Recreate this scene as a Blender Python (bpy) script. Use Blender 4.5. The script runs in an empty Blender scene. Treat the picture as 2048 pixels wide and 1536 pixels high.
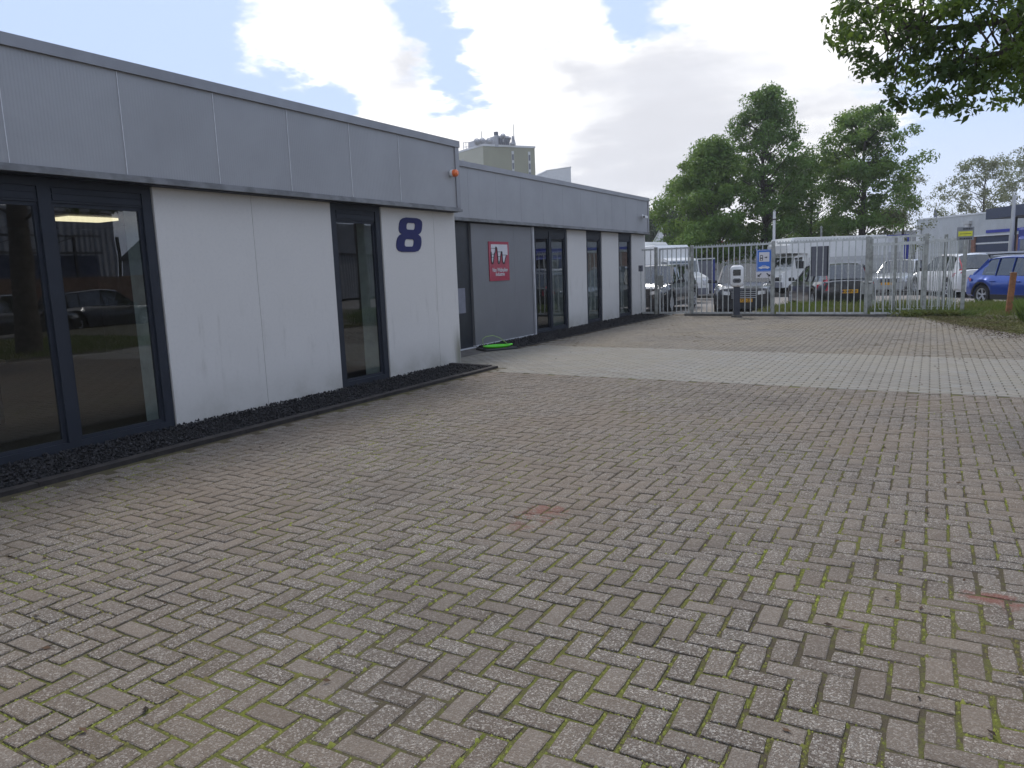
import bpy, math, random
import numpy as np
from mathutils import Vector, Matrix
from mathutils.geometry import tessellate_polygon

random.seed(7)
rng = np.random.default_rng(11)
C = bpy.context.scene.collection
SC = bpy.context.scene

# ------------------------------------------------------------------ camera
H0 = 1.5
FPX, YAW, PITCH, ROLL = 1480.2, math.radians(29.579), math.radians(-8.713), math.radians(-2.118)
def cam_axes():
    cy, sy = math.cos(YAW), math.sin(YAW)
    fw = np.array([-sy * math.cos(PITCH), cy * math.cos(PITCH), math.sin(PITCH)])
    rt = np.array([cy, sy, 0.]); up = np.cross(rt, fw)
    c, s = math.cos(ROLL), math.sin(ROLL)
    return c * rt + s * up, -s * rt + c * up, fw
AR, AU, AW = cam_axes()
cd = bpy.data.cameras.new('camera'); cam = bpy.data.objects.new('camera', cd); C.objects.link(cam)
cd.sensor_width = 36; cd.lens = FPX * 36 / 2048; cd.clip_end = 4000; cd.clip_start = 0.05
M = Matrix(((AR[0], AU[0], -AW[0], 0), (AR[1], AU[1], -AW[1], 0), (AR[2], AU[2], -AW[2], H0), (0, 0, 0, 1)))
cam.matrix_world = M
SC.camera = cam

def ray(x, y): return AW + AR * (x - 1024) / FPX - AU * (y - 768) / FPX
O = np.array([0, 0, H0])
def G(x, y, z=0.): d = ray(x, y); return O + d * (z - H0) / d[2]
def PX(x, y, X): d = ray(x, y); return O + d * X / d[0]
def PY(x, y, Y): d = ray(x, y); return O + d * Y / d[1]
def AT(x, y, D): d = ray(x, y); return O + d * D / math.hypot(d[0], d[1])
def proj(p):
    v = p - O; z = v @ AW
    return 1024 + FPX * (v @ AR) / z, 768 - FPX * (v @ AU) / z, z

# ------------------------------------------------------------------ sky + sun + exposure
SUN_EL, SUN_DIR_XY = math.radians(52), math.atan2(-0.55, 0.8)   # azimuth measured from +Y towards +X
SKY_STRENGTH = 0.10
world = bpy.data.worlds.new("World"); SC.world = world; world.use_nodes = True
nt = world.node_tree; nt.nodes.clear()
def N(t, nt_=None, **kw):
    n = (nt_ or nt).nodes.new(t)
    for k, v in kw.items(): setattr(n, k, v)
    return n
def L(a, b, nt_=None): (nt_ or nt).links.new(a, b)
def mth(op, a, b=None, c=None, nt_=None, clamp=False):
    n = N('ShaderNodeMath', nt_, operation=op); n.use_clamp = clamp
    for i, v in enumerate((a, b, c)):
        if v is None: continue
        if isinstance(v, (int, float)): n.inputs[i].default_value = v
        else: L(v, n.inputs[i], nt_)
    return n.outputs[0]
def mixc(f, a, b, nt_=None, blend='MIX'):
    n = N('ShaderNodeMix', nt_, data_type='RGBA', blend_type=blend)
    for s, v in ((n.inputs[0], f), (n.inputs[6], a), (n.inputs[7], b)):
        if isinstance(v, (int, float)): s.default_value = v
        elif isinstance(v, (tuple, list)): s.default_value = (*v[:3], 1)
        else: L(v, s, nt_)
    return n.outputs[2]
def ramp(v, lo, hi, nt_=None, a=0., b=1.):
    n = N('ShaderNodeMapRange', nt_, interpolation_type='SMOOTHSTEP')
    L(v, n.inputs[0], nt_)
    for i, q in zip((1, 2, 3, 4), (lo, hi, a, b)): n.inputs[i].default_value = q
    return n.outputs[0]
def noise(vec, scale, detail=4, rough=0.55, nt_=None, dist=0.):
    n = N('ShaderNodeTexNoise', nt_); n.inputs['Scale'].default_value = scale
    n.inputs['Detail'].default_value = detail; n.inputs['Roughness'].default_value = rough
    n.inputs['Distortion'].default_value = dist
    if vec is not None: L(vec, n.inputs['Vector'], nt_)
    return n
sky = N('ShaderNodeTexSky', sky_type='NISHITA'); sky.sun_disc = False
sky.sun_elevation = SUN_EL; sky.sun_rotation = SUN_DIR_XY; sky.air_density = 1.0; sky.dust_density = 1.5
tc = N('ShaderNodeTexCoord'); sp = N('ShaderNodeSeparateXYZ'); L(tc.outputs['Generated'], sp.inputs[0])
zz = mth('ADD', mth('MAXIMUM', sp.outputs[2], 0.0), 0.16)
cx_ = mth('DIVIDE', sp.outputs[0], zz); cy_ = mth('DIVIDE', sp.outputs[1], zz)
cb = N('ShaderNodeCombineXYZ'); L(cx_, cb.inputs[0]); L(cy_, cb.inputs[1]); cb.inputs[2].default_value = 3.7
n1 = noise(cb.outputs[0], 0.95, 9, 0.58, dist=0.35)
nwp = noise(cb.outputs[0], 4.5, 7, 0.62)
wsub = N('ShaderNodeVectorMath', operation='SUBTRACT'); L(nwp.outputs['Color'], wsub.inputs[0]); wsub.inputs[1].default_value = (.5, .5, .5)
wscl = N('ShaderNodeVectorMath', operation='SCALE'); L(wsub.outputs[0], wscl.inputs[0]); wscl.inputs['Scale'].default_value = .13
wadd = N('ShaderNodeVectorMath', operation='ADD'); L(tc.outputs['Generated'], wadd.inputs[0]); L(wscl.outputs[0], wadd.inputs[1])
n2 = noise(cb.outputs[0], 2.6, 6, 0.6)
n3 = noise(cb.outputs[0], 1.25, 6, 0.6, dist=.3)
dens = mth('MULTIPLY_ADD', n1.outputs[0], 0.75, 0.115)
# where the photograph's clouds and blue gaps stand (directions of soft lobes)
def lobe(x, y, k, amp, acc):
    d = ray(x, y); d = d / np.linalg.norm(d)
    v = N('ShaderNodeVectorMath', operation='DOT_PRODUCT'); nn = N('ShaderNodeVectorMath', operation='NORMALIZE')
    L(wadd.outputs[0], nn.inputs[0]); L(nn.outputs[0], v.inputs[0]); v.inputs[1].default_value = tuple(d)
    e = mth('POWER', mth('MAXIMUM', v.outputs['Value'], 0.0), k)
    return mth('ADD', acc, mth('MULTIPLY', e, amp))
for a in [(440, 120, 900, .16), (540, 60, 500, .2), (650, 80, 450, .22), (760, 115, 700, .18), (850, 150, 1500, .10),
          (950, 30, 800, .2), (1050, 40, 450, .22), (1150, 50, 700, .18), (1030, 120, 900, .16),
          (740, 225, 1800, .18), (860, 235, 1000, .2), (1010, 250, 300, .26), (1250, 230, 160, .26), (1480, 150, 120, .22), (1550, 330, 50, .2), (1720, 50, 150, .2), (1120, 400, 60, .22),
          (150, 70, 70, -.30), (340, 20, 500, -.2), (875, 60, 1100, -.24), (1275, 40, 900, -.26), (610, 215, 900, -.22), (450, 215, 700, -.2), (905, 172, 1500, -.2), (1970, 260, 200, -.2), (1890, 330, 300, -.08)]:
    dens = lobe(*a[:3], a[3] * (.8 if a[3] > 0 else 1.15), dens)
shd = mth('MULTIPLY_ADD', n3.outputs[0], 1.1, -.42)
for a in [(810, 140, 1600, .28), (1130, 125, 1200, .42), (1330, 140, 500, .3), (1250, 310, 150, .32), (1480, 240, 250, .2), (1560, 90, 500, .15), (1780, 120, 500, .2), (560, 60, 300, -.3), (1020, 30, 500, -.3), (900, 230, 500, -.25), (1120, 210, 500, -.2)]:
    shd = lobe(*a, shd)
cov = ramp(dens, 0.475, 0.63)
thick = ramp(mth('ADD', dens, mth('MULTIPLY', n2.outputs[0], 0.35)), 0.62, 0.95)
ccol = mixc(ramp(shd, -.02, .52), (8.2, 8.1, 7.9), (4.15, 4.2, 4.5))
ccol = mixc(mth('MULTIPLY', thick, .2), ccol, (5.4, 5.55, 6.0))
edge = ramp(n2.outputs[0], 0.35, 0.7)
ccol = mixc(mth('MULTIPLY', edge, 0.2), ccol, (6.0, 6.15, 6.6))
blue = mixc(0.88, sky.outputs[0], (3.2, 4.05, 5.9))
haze_low = ramp(sp.outputs[2], 0.0, 0.22, a=0.55, b=0.0)
blue = mixc(haze_low, blue, (5.4, 5.7, 6.4))
fin = mixc(cov, blue, ccol)
low = ramp(sp.outputs[2], -0.02, 0.0)
fin = mixc(low, (2.2, 2.2, 2.1), fin)
bg = N('ShaderNodeBackground'); L(fin, bg.inputs[0]); bg.inputs[1].default_value = SKY_STRENGTH
wo = N('ShaderNodeOutputWorld'); L(bg.outputs[0], wo.inputs[0])
sl = bpy.data.lights.new('sun', 'SUN'); sl.energy = 1.3; sl.angle = math.radians(14); sl.color = (1, .96, .9)
so = bpy.data.objects.new('sun', sl); C.objects.link(so)
sv = Vector((math.sin(SUN_DIR_XY) * math.cos(SUN_EL), math.cos(SUN_DIR_XY) * math.cos(SUN_EL), math.sin(SUN_EL)))
so.rotation_euler = (-sv).to_track_quat('-Z', 'Y').to_euler()
SC.view_settings.view_transform = 'Standard'; SC.view_settings.look = 'None'
SC.view_settings.exposure = 0.84; SC.view_settings.gamma = 1
SC.view_settings.use_curve_mapping = False
SC.render.engine = 'CYCLES'
SC.cycles.max_bounces = 8; SC.cycles.transparent_max_bounces = 12; SC.cycles.caustics_reflective = False; SC.cycles.caustics_refractive = False

# ------------------------------------------------------------------ materials
def newmat(name):
    m = bpy.data.materials.new(name); m.use_nodes = True
    n = m.node_tree; b = n.nodes['Principled BSDF']
    return m, n, b
def pm(name, col, rough=.6, metal=0., var=.12, scale=6., bump=0., bscale=60., coat=0., spec=.5, dirt=None):
    m, n, b = newmat(name)
    g = N('ShaderNodeTexCoord', n)
    no = noise(g.outputs['Object'], scale, 5, .6, n)
    f = ramp(no.outputs[0], .3, .7, n)
    lo = tuple(c * (1 - var) for c in col); hi = tuple(min(1, c * (1 + var)) for c in col)
    c = mixc(f, lo, hi, n)
    if dirt:
        no2 = noise(g.outputs['Object'], scale * .35, 6, .65, n)
        c = mixc(ramp(no2.outputs[0], .5, .75, n, 0, dirt[3]), c, dirt[:3], n)
    L(c, b.inputs['Base Color'], n)
    b.inputs['Roughness'].default_value = rough; b.inputs['Metallic'].default_value = metal
    b.inputs['Coat Weight'].default_value = coat; b.inputs['Coat Roughness'].default_value = .04
    b.inputs['Specular IOR Level'].default_value = spec
    if bump:
        bn = N('ShaderNodeBump', n); n3 = noise(g.outputs['Object'], bscale, 3, .6, n)
        L(n3.outputs[0], bn.inputs['Height'], n); bn.inputs['Strength'].default_value = bump; bn.inputs['Distance'].default_value = .01
        L(bn.outputs[0], b.inputs['Normal'], n)
    return m
def glass_mat(name, tint=(.75, .8, .8), rough=.0, base=0.0, wav=0.0, mul=2.0):
    m = bpy.data.materials.new(name); m.use_nodes = True; n = m.node_tree; n.nodes.clear()
    tr = N('ShaderNodeBsdfTransparent', n); tr.inputs[0].default_value = (*tint, 1)
    gl = N('ShaderNodeBsdfGlossy', n); gl.inputs['Roughness'].default_value = rough; gl.inputs[0].default_value = (.95, .97, 1, 1)
    ge = N('ShaderNodeNewGeometry', n); dp = N('ShaderNodeVectorMath', n, operation='DOT_PRODUCT')
    L(ge.outputs['Normal'], dp.inputs[0], n); L(ge.outputs['Incoming'], dp.inputs[1], n)
    ca = mth('SUBTRACT', 1.0, mth('ABSOLUTE', dp.outputs['Value'], None, None, n), None, n)
    f = mth('MULTIPLY', mth('MULTIPLY_ADD', mth('POWER', ca, 5.0, None, n), .95, .045, n), mul, None, n); f = mth('ADD', f, base, None, n, True)
    if wav:
        g = N('ShaderNodeTexCoord', n); no = noise(g.outputs['Object'], .9, 2, .4, n)
        bn = N('ShaderNodeBump', n); L(no.outputs[0], bn.inputs['Height'], n); bn.inputs['Strength'].default_value = wav; bn.inputs['Distance'].default_value = .02
        L(bn.outputs[0], gl.inputs['Normal'], n)
    mx = N('ShaderNodeMixShader', n); L(f, mx.inputs[0], n); L(tr.outputs[0], mx.inputs[1], n); L(gl.outputs[0], mx.inputs[2], n)
    o = N('ShaderNodeOutputMaterial', n); L(mx.outputs[0], o.inputs[0], n)
    return m
def emit_mat(name, col, s):
    m, n, b = newmat(name); b.inputs['Emission Color'].default_value = (*col, 1); b.inputs['Emission Strength'].default_value = s
    b.inputs['Base Color'].default_value = (.8, .8, .8, 1)
    return m

def paver_mat(name, dark, light, pebble, peb_amt, tints, green, red_spots=(), agg=175.):
    m, n, b = newmat(name)
    geo = N('ShaderNodeNewGeometry', n); pos = geo.outputs['Position']
    a1 = N('ShaderNodeAttribute', n); a1.attribute_name = 'tone'
    a2 = N('ShaderNodeAttribute', n); a2.attribute_type = 'OBJECT'; a2.attribute_name = 'tone'
    tone = mth('ADD', a1.outputs['Fac'], a2.outputs['Fac'], None, n)
    wn = N('ShaderNodeTexWhiteNoise', n, noise_dimensions='1D'); L(tone, wn.inputs['W'], n)
    ws = N('ShaderNodeSeparateColor', n); L(wn.outputs['Color'], ws.inputs[0], n)
    big = noise(pos, .55, 4, .55, n); mid = noise(pos, 3.5, 5, .6, n)
    vo = N('ShaderNodeTexVoronoi', n); vo.inputs['Scale'].default_value = agg; L(pos, vo.inputs['Vector'], n)
    vs = N('ShaderNodeSeparateColor', n); L(vo.outputs['Color'], vs.inputs[0], n)
    vo2 = N('ShaderNodeTexVoronoi', n); vo2.inputs['Scale'].default_value = agg * 2.3; L(pos, vo2.inputs['Vector'], n)
    vs2 = N('ShaderNodeSeparateColor', n); L(vo2.outputs['Color'], vs2.inputs[0], n)
    base = mixc(ws.outputs[0], dark, light, n)
    for i, (c, amt) in enumerate(tints):
        f = ramp(ws.outputs[1] if i == 0 else ws.outputs[2], .55, 1., n, 0, amt)
        base = mixc(f, base, c, n)
    # each brick shows its aggregate to a different degree
    worn = ramp(mth('ADD', ws.outputs[2], mth('MULTIPLY', mid.outputs[0], .5, None, n), None, n), .25, .95, n, .4, 1.)
    p1 = mth('MULTIPLY', ramp(vs.outputs[0], .56, .72, n), worn, None, n)
    pc = mixc(mth('POWER', vs.outputs[1], 1.8, None, n), tuple(c * .5 for c in pebble), tuple(min(1, c * 1.25) for c in pebble), n)
    base = mixc(mth('MULTIPLY', p1, peb_amt, None, n), base, pc, n)
    d1 = mth('MULTIPLY', ramp(vs2.outputs[1], .5, .75, n), worn, None, n)
    base = mixc(mth('MULTIPLY', d1, peb_amt * .8, None, n), base, tuple(c * .3 for c in dark), n)
    base = mixc(ramp(big.outputs[0], .42, .64, n, 0, .38), base, tuple(c * k for c, k in zip(light, green)), n)
    base = mixc(ramp(big.outputs[0], .46, .34, n, 0, .35), base, tuple(c * .82 for c in dark), n)
    base = mixc(ramp(mid.outputs[0], .5, .75, n, 0, .3), base, tuple(c * .75 * k for c, k in zip(dark, green)), n)
    for (sx, sy, r, sa) in red_spots:
        vm = N('ShaderNodeVectorMath', n, operation='DISTANCE'); L(pos, vm.inputs[0], n); vm.inputs[1].default_value = (sx, sy, 0)
        nn_ = noise(pos, 7., 4, .7, n)
        dd = mth('ADD', vm.outputs['Value'], mth('MULTIPLY', mth('SUBTRACT', nn_.outputs[0], .5, None, n), r * 4.5, None, n), None, n)
        base = mixc(ramp(dd, r, r * .2, n, 0, sa), base, (.17, .035, .02), n)
    L(base, b.inputs['Base Color'], n)
    b.inputs['Roughness'].default_value = .88; b.inputs['Specular IOR Level'].default_value = .3
    bn = N('ShaderNodeBump', n); bn.inputs['Strength'].default_value = .7; bn.inputs['Distance'].default_value = .004
    hgt = mth('ADD', mth('MULTIPLY', vo.outputs['Distance'], -1.2, None, n), mth('MULTIPLY', noise(pos, 160, 3, .7, n).outputs[0], .8, None, n), None, n)
    L(hgt, bn.inputs['Height'], n); L(bn.outputs[0], b.inputs['Normal'], n)
    return m

s1 = G(1085, 1025); s2 = G(1985, 1195); s3 = G(1040, 1050)
M_PAV = paver_mat('weathered_aggregate_paver', (.124, .100, .080), (.182, .150, .120), (.48, .44, .385), .75,
                  [((.185, .148, .115), .2), ((.155, .14, .12), .25)], (1.02, .93, .82), [(s1[0], s1[1], .16, .55), (s3[0], s3[1], .10, .35), (s2[0], s2[1], .12, .6)])
M_STRIP = paver_mat('light_grey_smooth_paver', (.222, .203, .170), (.26, .24, .203), (.34, .33, .31), .3,
                    [((.30, .28, .26), .4), ((.25, .26, .25), .4)], (.97, .96, .88), agg=160.)
M_FAR = paver_mat('worn_brown_paver', (.165, .143, .116), (.214, .187, .152), (.38, .345, .30), .5,
                  [((.20, .165, .135), .2), ((.19, .18, .15), .3)], (.98, .93, .75))

def joint_mat():
    m, n, b = newmat('mossy_joint_sand')
    geo = N('ShaderNodeNewGeometry', n); pos = geo.outputs['Position']
    a = noise(pos, 1.1, 5, .6, n); c = noise(pos, 22, 5, .7, n); d = noise(pos, 140, 3, .7, n)
    sp = N('ShaderNodeSeparateXYZ', n); L(pos, sp.inputs[0], n)
    nearness = ramp(sp.outputs[1], 12.6, 7.5, n)
    right = ramp(sp.outputs[0], -6.2, -2.6, n, .25, 1.)
    f = mth('MULTIPLY', ramp(mth('ADD', a.outputs[0], mth('MULTIPLY', c.outputs[0], .6, None, n), None, n), .70, .98, n), mth('MULTIPLY', nearness, right, None, n), None, n)
    soil = mixc(d.outputs[0], (.05, .041, .028), (.125, .103, .072), n)
    moss = mixc(c.outputs[0], (.085, .09, .022), (.19, .205, .045), n)
    L(mixc(f, soil, moss, n), b.inputs['Base Color'], n); b.inputs['Roughness'].default_value = 1; b.inputs['Specular IOR Level'].default_value = .1
    bn = N('ShaderNodeBump', n); bn.inputs['Strength'].default_value = .8; bn.inputs['Distance'].default_value = .01
    L(d.outputs[0], bn.inputs['Height'], n); L(bn.outputs[0], b.inputs['Normal'], n)
    return m
M_JOINT = joint_mat()
def island_mat(name, c0, c1, c2=None, rough=.8, transl=0., spec=.25):
    m, n, b = newmat(name)
    geo = N('ShaderNodeNewGeometry', n); r = geo.outputs['Random Per Island']
    g = N('ShaderNodeTexCoord', n); no = noise(g.outputs['Object'], .9, 3, .5, n)
    c = mixc(r, c0, c1, n)
    if c2: c = mixc(ramp(no.outputs[0], .42, .64, n), c, c2, n)
    L(c, b.inputs['Base Color'], n); b.inputs['Roughness'].default_value = rough; b.inputs['Specular IOR Level'].default_value = spec
    if transl:
        t = N('ShaderNodeBsdfTranslucent', n); L(mixc(.5, c, (.18, .26, .04), n), t.inputs[0], n)
        mx = N('ShaderNodeMixShader', n); mx.inputs[0].default_value = transl
        L(b.outputs[0], mx.inputs[1], n); L(t.outputs[0], mx.inputs[2], n)
        o = n.nodes['Material Output']; L(mx.outputs[0], o.inputs[0], n)
    return m
M_MOSS = island_mat('moss', (.09, .10, .02), (.23, .25, .05), (.14, .12, .045), .95)
M_GRASS = island_mat('grass_blade', (.075, .12, .025), (.17, .21, .05), (.19, .18, .07), .6, .3)
M_TALLGRASS = island_mat('tall_grass_blade', (.08, .13, .03), (.16, .21, .06), None, .6, .3)
M_LAVA = island_mat('black_lava_gravel', (.008, .008, .009), (.045, .043, .045), None, .8)
M_LEAF = island_mat('maple_leaf', (.07, .14, .032), (.15, .25, .065), (.11, .195, .045), .45, .42)
M_LEAF2 = island_mat('broad_leaf', (.07, .135, .03), (.14, .24, .055), (.17, .26, .06), .5, .42)
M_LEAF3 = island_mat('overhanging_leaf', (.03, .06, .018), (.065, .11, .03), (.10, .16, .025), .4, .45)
M_BUD = island_mat('pale_budding_leaf', (.16, .16, .09), (.26, .25, .17), (.15, .17, .07), .7, .3)
M_SHRUB = island_mat('olive_shrub_leaf', (.05, .065, .02), (.11, .12, .04), (.13, .14, .03), .7, .25)
M_FARWOOD = island_mat('far_wood_leaf', (.02, .034, .018), (.035, .06, .028), None, .8, .15)
M_RED = island_mat('reddish_leaf', (.15, .05, .045), (.25, .1, .08), None, .8, .2)
M_BARK = pm('bark', (.075, .062, .05), .95, var=.35, scale=9, bump=.6, bscale=14)

def rib_mat(name, col, pitch, depth, rough, metal, axis=1, var=.05):
    m, n, b = newmat(name)
    geo = N('ShaderNodeNewGeometry', n); pos = geo.outputs['Position']
    sp = N('ShaderNodeSeparateXYZ', n); L(pos, sp.inputs[0], n)
    w = mth('SINE', mth('MULTIPLY', sp.outputs[axis], 2 * math.pi / pitch, None, n), None, None, n)
    bn = N('ShaderNodeBump', n); bn.inputs['Strength'].default_value = 1.; bn.inputs['Distance'].default_value = depth
    L(w, bn.inputs['Height'], n)
    no = noise(pos, 1.3, 5, .6, n)
    b2 = N('ShaderNodeBump', n); b2.inputs['Strength'].default_value = .5; b2.inputs['Distance'].default_value = .02; L(noise(pos, 1.6, 2, .4, n).outputs[0], b2.inputs['Height'], n); L(b2.outputs[0], bn.inputs['Normal'], n); L(bn.outputs[0], b.inputs['Normal'], n)
    cb_ = N('ShaderNodeMapping', n); cb_.inputs['Scale'].default_value = (3, 3, .25); L(pos, cb_.inputs[0], n)
    st = noise(cb_.outputs[0], 2.2, 4, .6, n)
    c = mixc(ramp(no.outputs[0], .3, .7, n), tuple(c * (1 - var) for c in col), tuple(c * (1 + var) for c in col), n)
    c = mixc(ramp(st.outputs[0], .55, .8, n, 0, .22), c, tuple(c * .72 for c in col), n)
    c = mixc(ramp(w, .3, 1., n, 0, .07), c, tuple(c * .7 for c in col), n)
    L(c, b.inputs['Base Color'], n); b.inputs['Roughness'].default_value = rough; b.inputs['Metallic'].default_value = metal
    return m
M_FASCIA = rib_mat('ribbed_silver_cladding', (.34, .34, .35), .03, .0005, .5, .25)
M_DOORPANEL = rib_mat('grey_door_cladding', (.215, .215, .225), .03, .0007, .45, .25)
M_TRIM = pm('silver_grey_trim', (.28, .28, .295), .4, .4, var=.08, scale=3)
M_DRIP = pm('weathered_drip_profile', (.21, .21, .215), .5, .4, var=.25, scale=5, dirt=(.1, .09, .07, .6))
M_FRAME = pm('anthracite_frame', (.012, .016, .026), .6, 0, var=.12, scale=4)
M_DARK = pm('dark_navy_door', (.016, .02, .027), .4, 0, var=.2)
M_SEAM = pm('aluminium_seam', (.60, .60, .62), .45, .2, var=.1)
M_REVEAL = pm('pale_reveal', (.46, .5, .47), .8, 0)
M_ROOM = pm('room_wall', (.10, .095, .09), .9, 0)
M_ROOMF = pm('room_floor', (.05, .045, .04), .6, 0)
M_GLASS = glass_mat('window_glass', (.62, .68, .67), 0, .03, .12)
M_CARGLASS = glass_mat('car_glass', (.16, .19, .18), .03, .08, 0, 1.2)
def wall_mat():
    m, n, b = newmat('white_rendered_panel')
    geo = N('ShaderNodeNewGeometry', n); pos = geo.outputs['Position']
    sp = N('ShaderNodeSeparateXYZ', n); L(pos, sp.inputs[0], n)
    mp = N('ShaderNodeMapping', n); mp.inputs['Scale'].default_value = (1, 3.5, .5); L(pos, mp.inputs[0], n)
    st = noise(mp.outputs[0], 2.2, 6, .65, n); cl = noise(pos, 1.6, 5, .6, n); sm = noise(pos, 30, 4, .6, n)
    c = mixc(cl.outputs[0], (.60, .575, .545), (.655, .63, .60), n)
    c = mixc(ramp(sm.outputs[0], .45, .7, n, 0, .1), c, (.36, .36, .36), n)
    # grime: streaks in the middle of the wide panel, splash zone above the gravel, green algae at the corner
    midz = mth('MULTIPLY', ramp(sp.outputs[2], 1.5, .9, n), ramp(sp.outputs[2], .1, .7, n), None, n)
    c = mixc(mth('MULTIPLY', ramp(st.outputs[0], .54, .78, n, 0, .42), midz, None, n), c, (.27, .25, .21), n)
    spl = mth('MULTIPLY', ramp(sp.outputs[2], .55, .0, n), ramp(cl.outputs[0], .35, .7, n, .2, .7), None, n)
    c = mixc(spl, c, (.30, .285, .24), n)
    alg = mth('MULTIPLY', mth('MULTIPLY', ramp(sp.outputs[1], 10.0, 10.26, n), ramp(sp.outputs[1], 10.5, 10.4, n), None, n), mth('MULTIPLY', ramp(sp.outputs[2], .75, .2, n), ramp(st.outputs[0], .3, .6, n), None, n), None, n)
    c = mixc(mth('MULTIPLY', alg, .75, None, n), c, (.12, .12, .07), n)
    L(c, b.inputs['Base Color'], n); b.inputs['Roughness'].default_value = .75; b.inputs['Specular IOR Level'].default_value = .3
    bn = N('ShaderNodeBump', n); bn.inputs['Strength'].default_value = .25; bn.inputs['Distance'].default_value = .004
    L(noise(pos, 9, 6, .7, n).outputs[0], bn.inputs['Height'], n); L(bn.outputs[0], b.inputs['Normal'], n)
    return m
M_WALL = wall_mat()
M_GALV = pm('galvanised_steel', (.50, .51, .49), .5, .45, var=.2, scale=12)
M_GALVD = pm('weathered_galvanised_post', (.32, .325, .30), .6, .3, var=.25, scale=9, dirt=(.12, .11, .08, .5))
M_RAIL = pm('pale_steel_rail', (.52, .53, .51), .5, .25, var=.15, scale=12)
M_WHITE = pm('white_paint', (.72, .72, .72), .4, 0, var=.05)
M_CAMPER = pm('white_vehicle_body', (.72, .72, .70), .3, 0, var=.05, scale=2, coat=.4, dirt=(.5, .48, .44, .4))
M_CAMPER2 = pm('grey_white_vehicle_body', (.5, .5, .49), .35, 0, var=.05, scale=2, coat=.3)
M_BLACK = pm('black_plastic', (.018, .018, .02), .55, 0)
M_TYRE = pm('tyre_rubber', (.014, .014, .015), .8, 0)
M_RIM = pm('alloy_rim', (.55, .56, .58), .35, .25, var=.1)
M_RIMD = pm('dark_wheel_recess', (.03, .03, .032), .5, .3)
M_KERB = pm('dark_brown_kerb', (.026, .021, .019), .9, 0, var=.4, scale=7, bump=.5, bscale=70)
M_KERBG = pm('concrete_kerb', (.085, .08, .073), .9, 0, var=.25, scale=7, bump=.5, bscale=70)
M_ORANGE = pm('orange_lamp_cap', (.75, .15, .03), .3, 0, coat=.5)
M_NAVY8 = pm('navy_number_paint', (.007, .010, .095), .65, 0, var=.08)
M_REDSIGN = pm('crimson_sign', (.36, .012, .045), .35, 0, var=.06, coat=.3)
M_SIGNW = pm('white_sign_print', (.62, .60, .62), .4, 0, var=.04)
M_SIGNK = pm('black_sign_print', (.012, .012, .015), .5, 0)
M_BLUESIGN = pm('blue_road_sign', (.008, .13, .52), .35, 0, var=.04, coat=.3)
M_YELLOW = pm('yellow_warning_print', (.70, .68, .06), .5, 0)
M_GREYP = pm('grey_sheet', (.13, .135, .16), .5, .2, var=.08)
M_LIME = pm('lime_green_plastic', (.12, .72, .02), .3, 0, var=.05, coat=.2)
M_LIMEDULL = pm('faded_green_handle', (.32, .42, .16), .5, 0)
M_WOODPOST = pm('orange_brown_post', (.26, .11, .045), .85, 0, var=.3, scale=10)
M_PLATE = pm('yellow_number_plate', (.72, .36, .02), .4, 0, var=.03)
M_HEAD = pm('headlight_lens', (.55, .56, .58), .1, .3, coat=1.)
M_TAIL = pm('red_tail_lamp', (.42, .01, .03), .15, 0, coat=1.)
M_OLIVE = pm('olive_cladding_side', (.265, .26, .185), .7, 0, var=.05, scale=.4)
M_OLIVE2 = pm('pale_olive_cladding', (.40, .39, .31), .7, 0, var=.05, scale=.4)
M_ANT = pm('antenna_grey', (.38, .38, .40), .6, .2)
M_CONC = pm('pale_concrete_block', (.60, .60, .60), .8, 0, var=.05)
M_BRICKRED = pm('red_brick_pier', (.27, .13, .09), .9, 0, var=.25, scale=4)
M_NAVYP = pm('navy_door_panel', (.035, .05, .10), .5, .1, var=.1)
M_NAVYB = pm('bright_blue_print', (.02, .035, .35), .5, 0)
M_HALL = rib_mat('white_corrugated_cladding', (.52, .53, .53), .5, .03, .6, 0., axis=0)
M_HALLG = rib_mat('grey_hall_cladding', (.22, .23, .26), .3, .03, .6, .1)
M_BLUEPAINT = pm('metallic_blue_paint', (.008, .05, .30), .35, .4, var=.04, coat=1.)
M_BLACKPAINT = pm('black_car_paint', (.014, .014, .018), .3, .3, var=.05, coat=1.)
M_DKGREYPAINT = pm('anthracite_car_paint', (.022, .023, .028), .3, .4, var=.05, coat=1.)
M_WHITEPAINT = pm('white_car_paint', (.68, .68, .68), .3, 0, var=.03, coat=1.)
M_SILVERPAINT = pm('silver_car_paint', (.42, .43, .44), .3, .5, var=.03, coat=1.)
M_BLUEVAN = pm('blue_van_paint', (.015, .03, .22), .35, 0, var=.05, coat=.8)
M_GREENBOX = pm('green_container_paint', (.02, .11, .08), .6, 0, var=.15)
M_BLUEBOX = pm('blue_container_paint', (.02, .035, .18), .6, 0, var=.15)
M_REDM = pm('red_machine_paint', (.38, .05, .05), .5, 0)
M_CABIN = pm('cabin_interior', (.05, .05, .055), .8, 0)
M_LAMP = emit_mat('lit_ceiling_panel', (1., .84, .55), .9)

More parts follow.
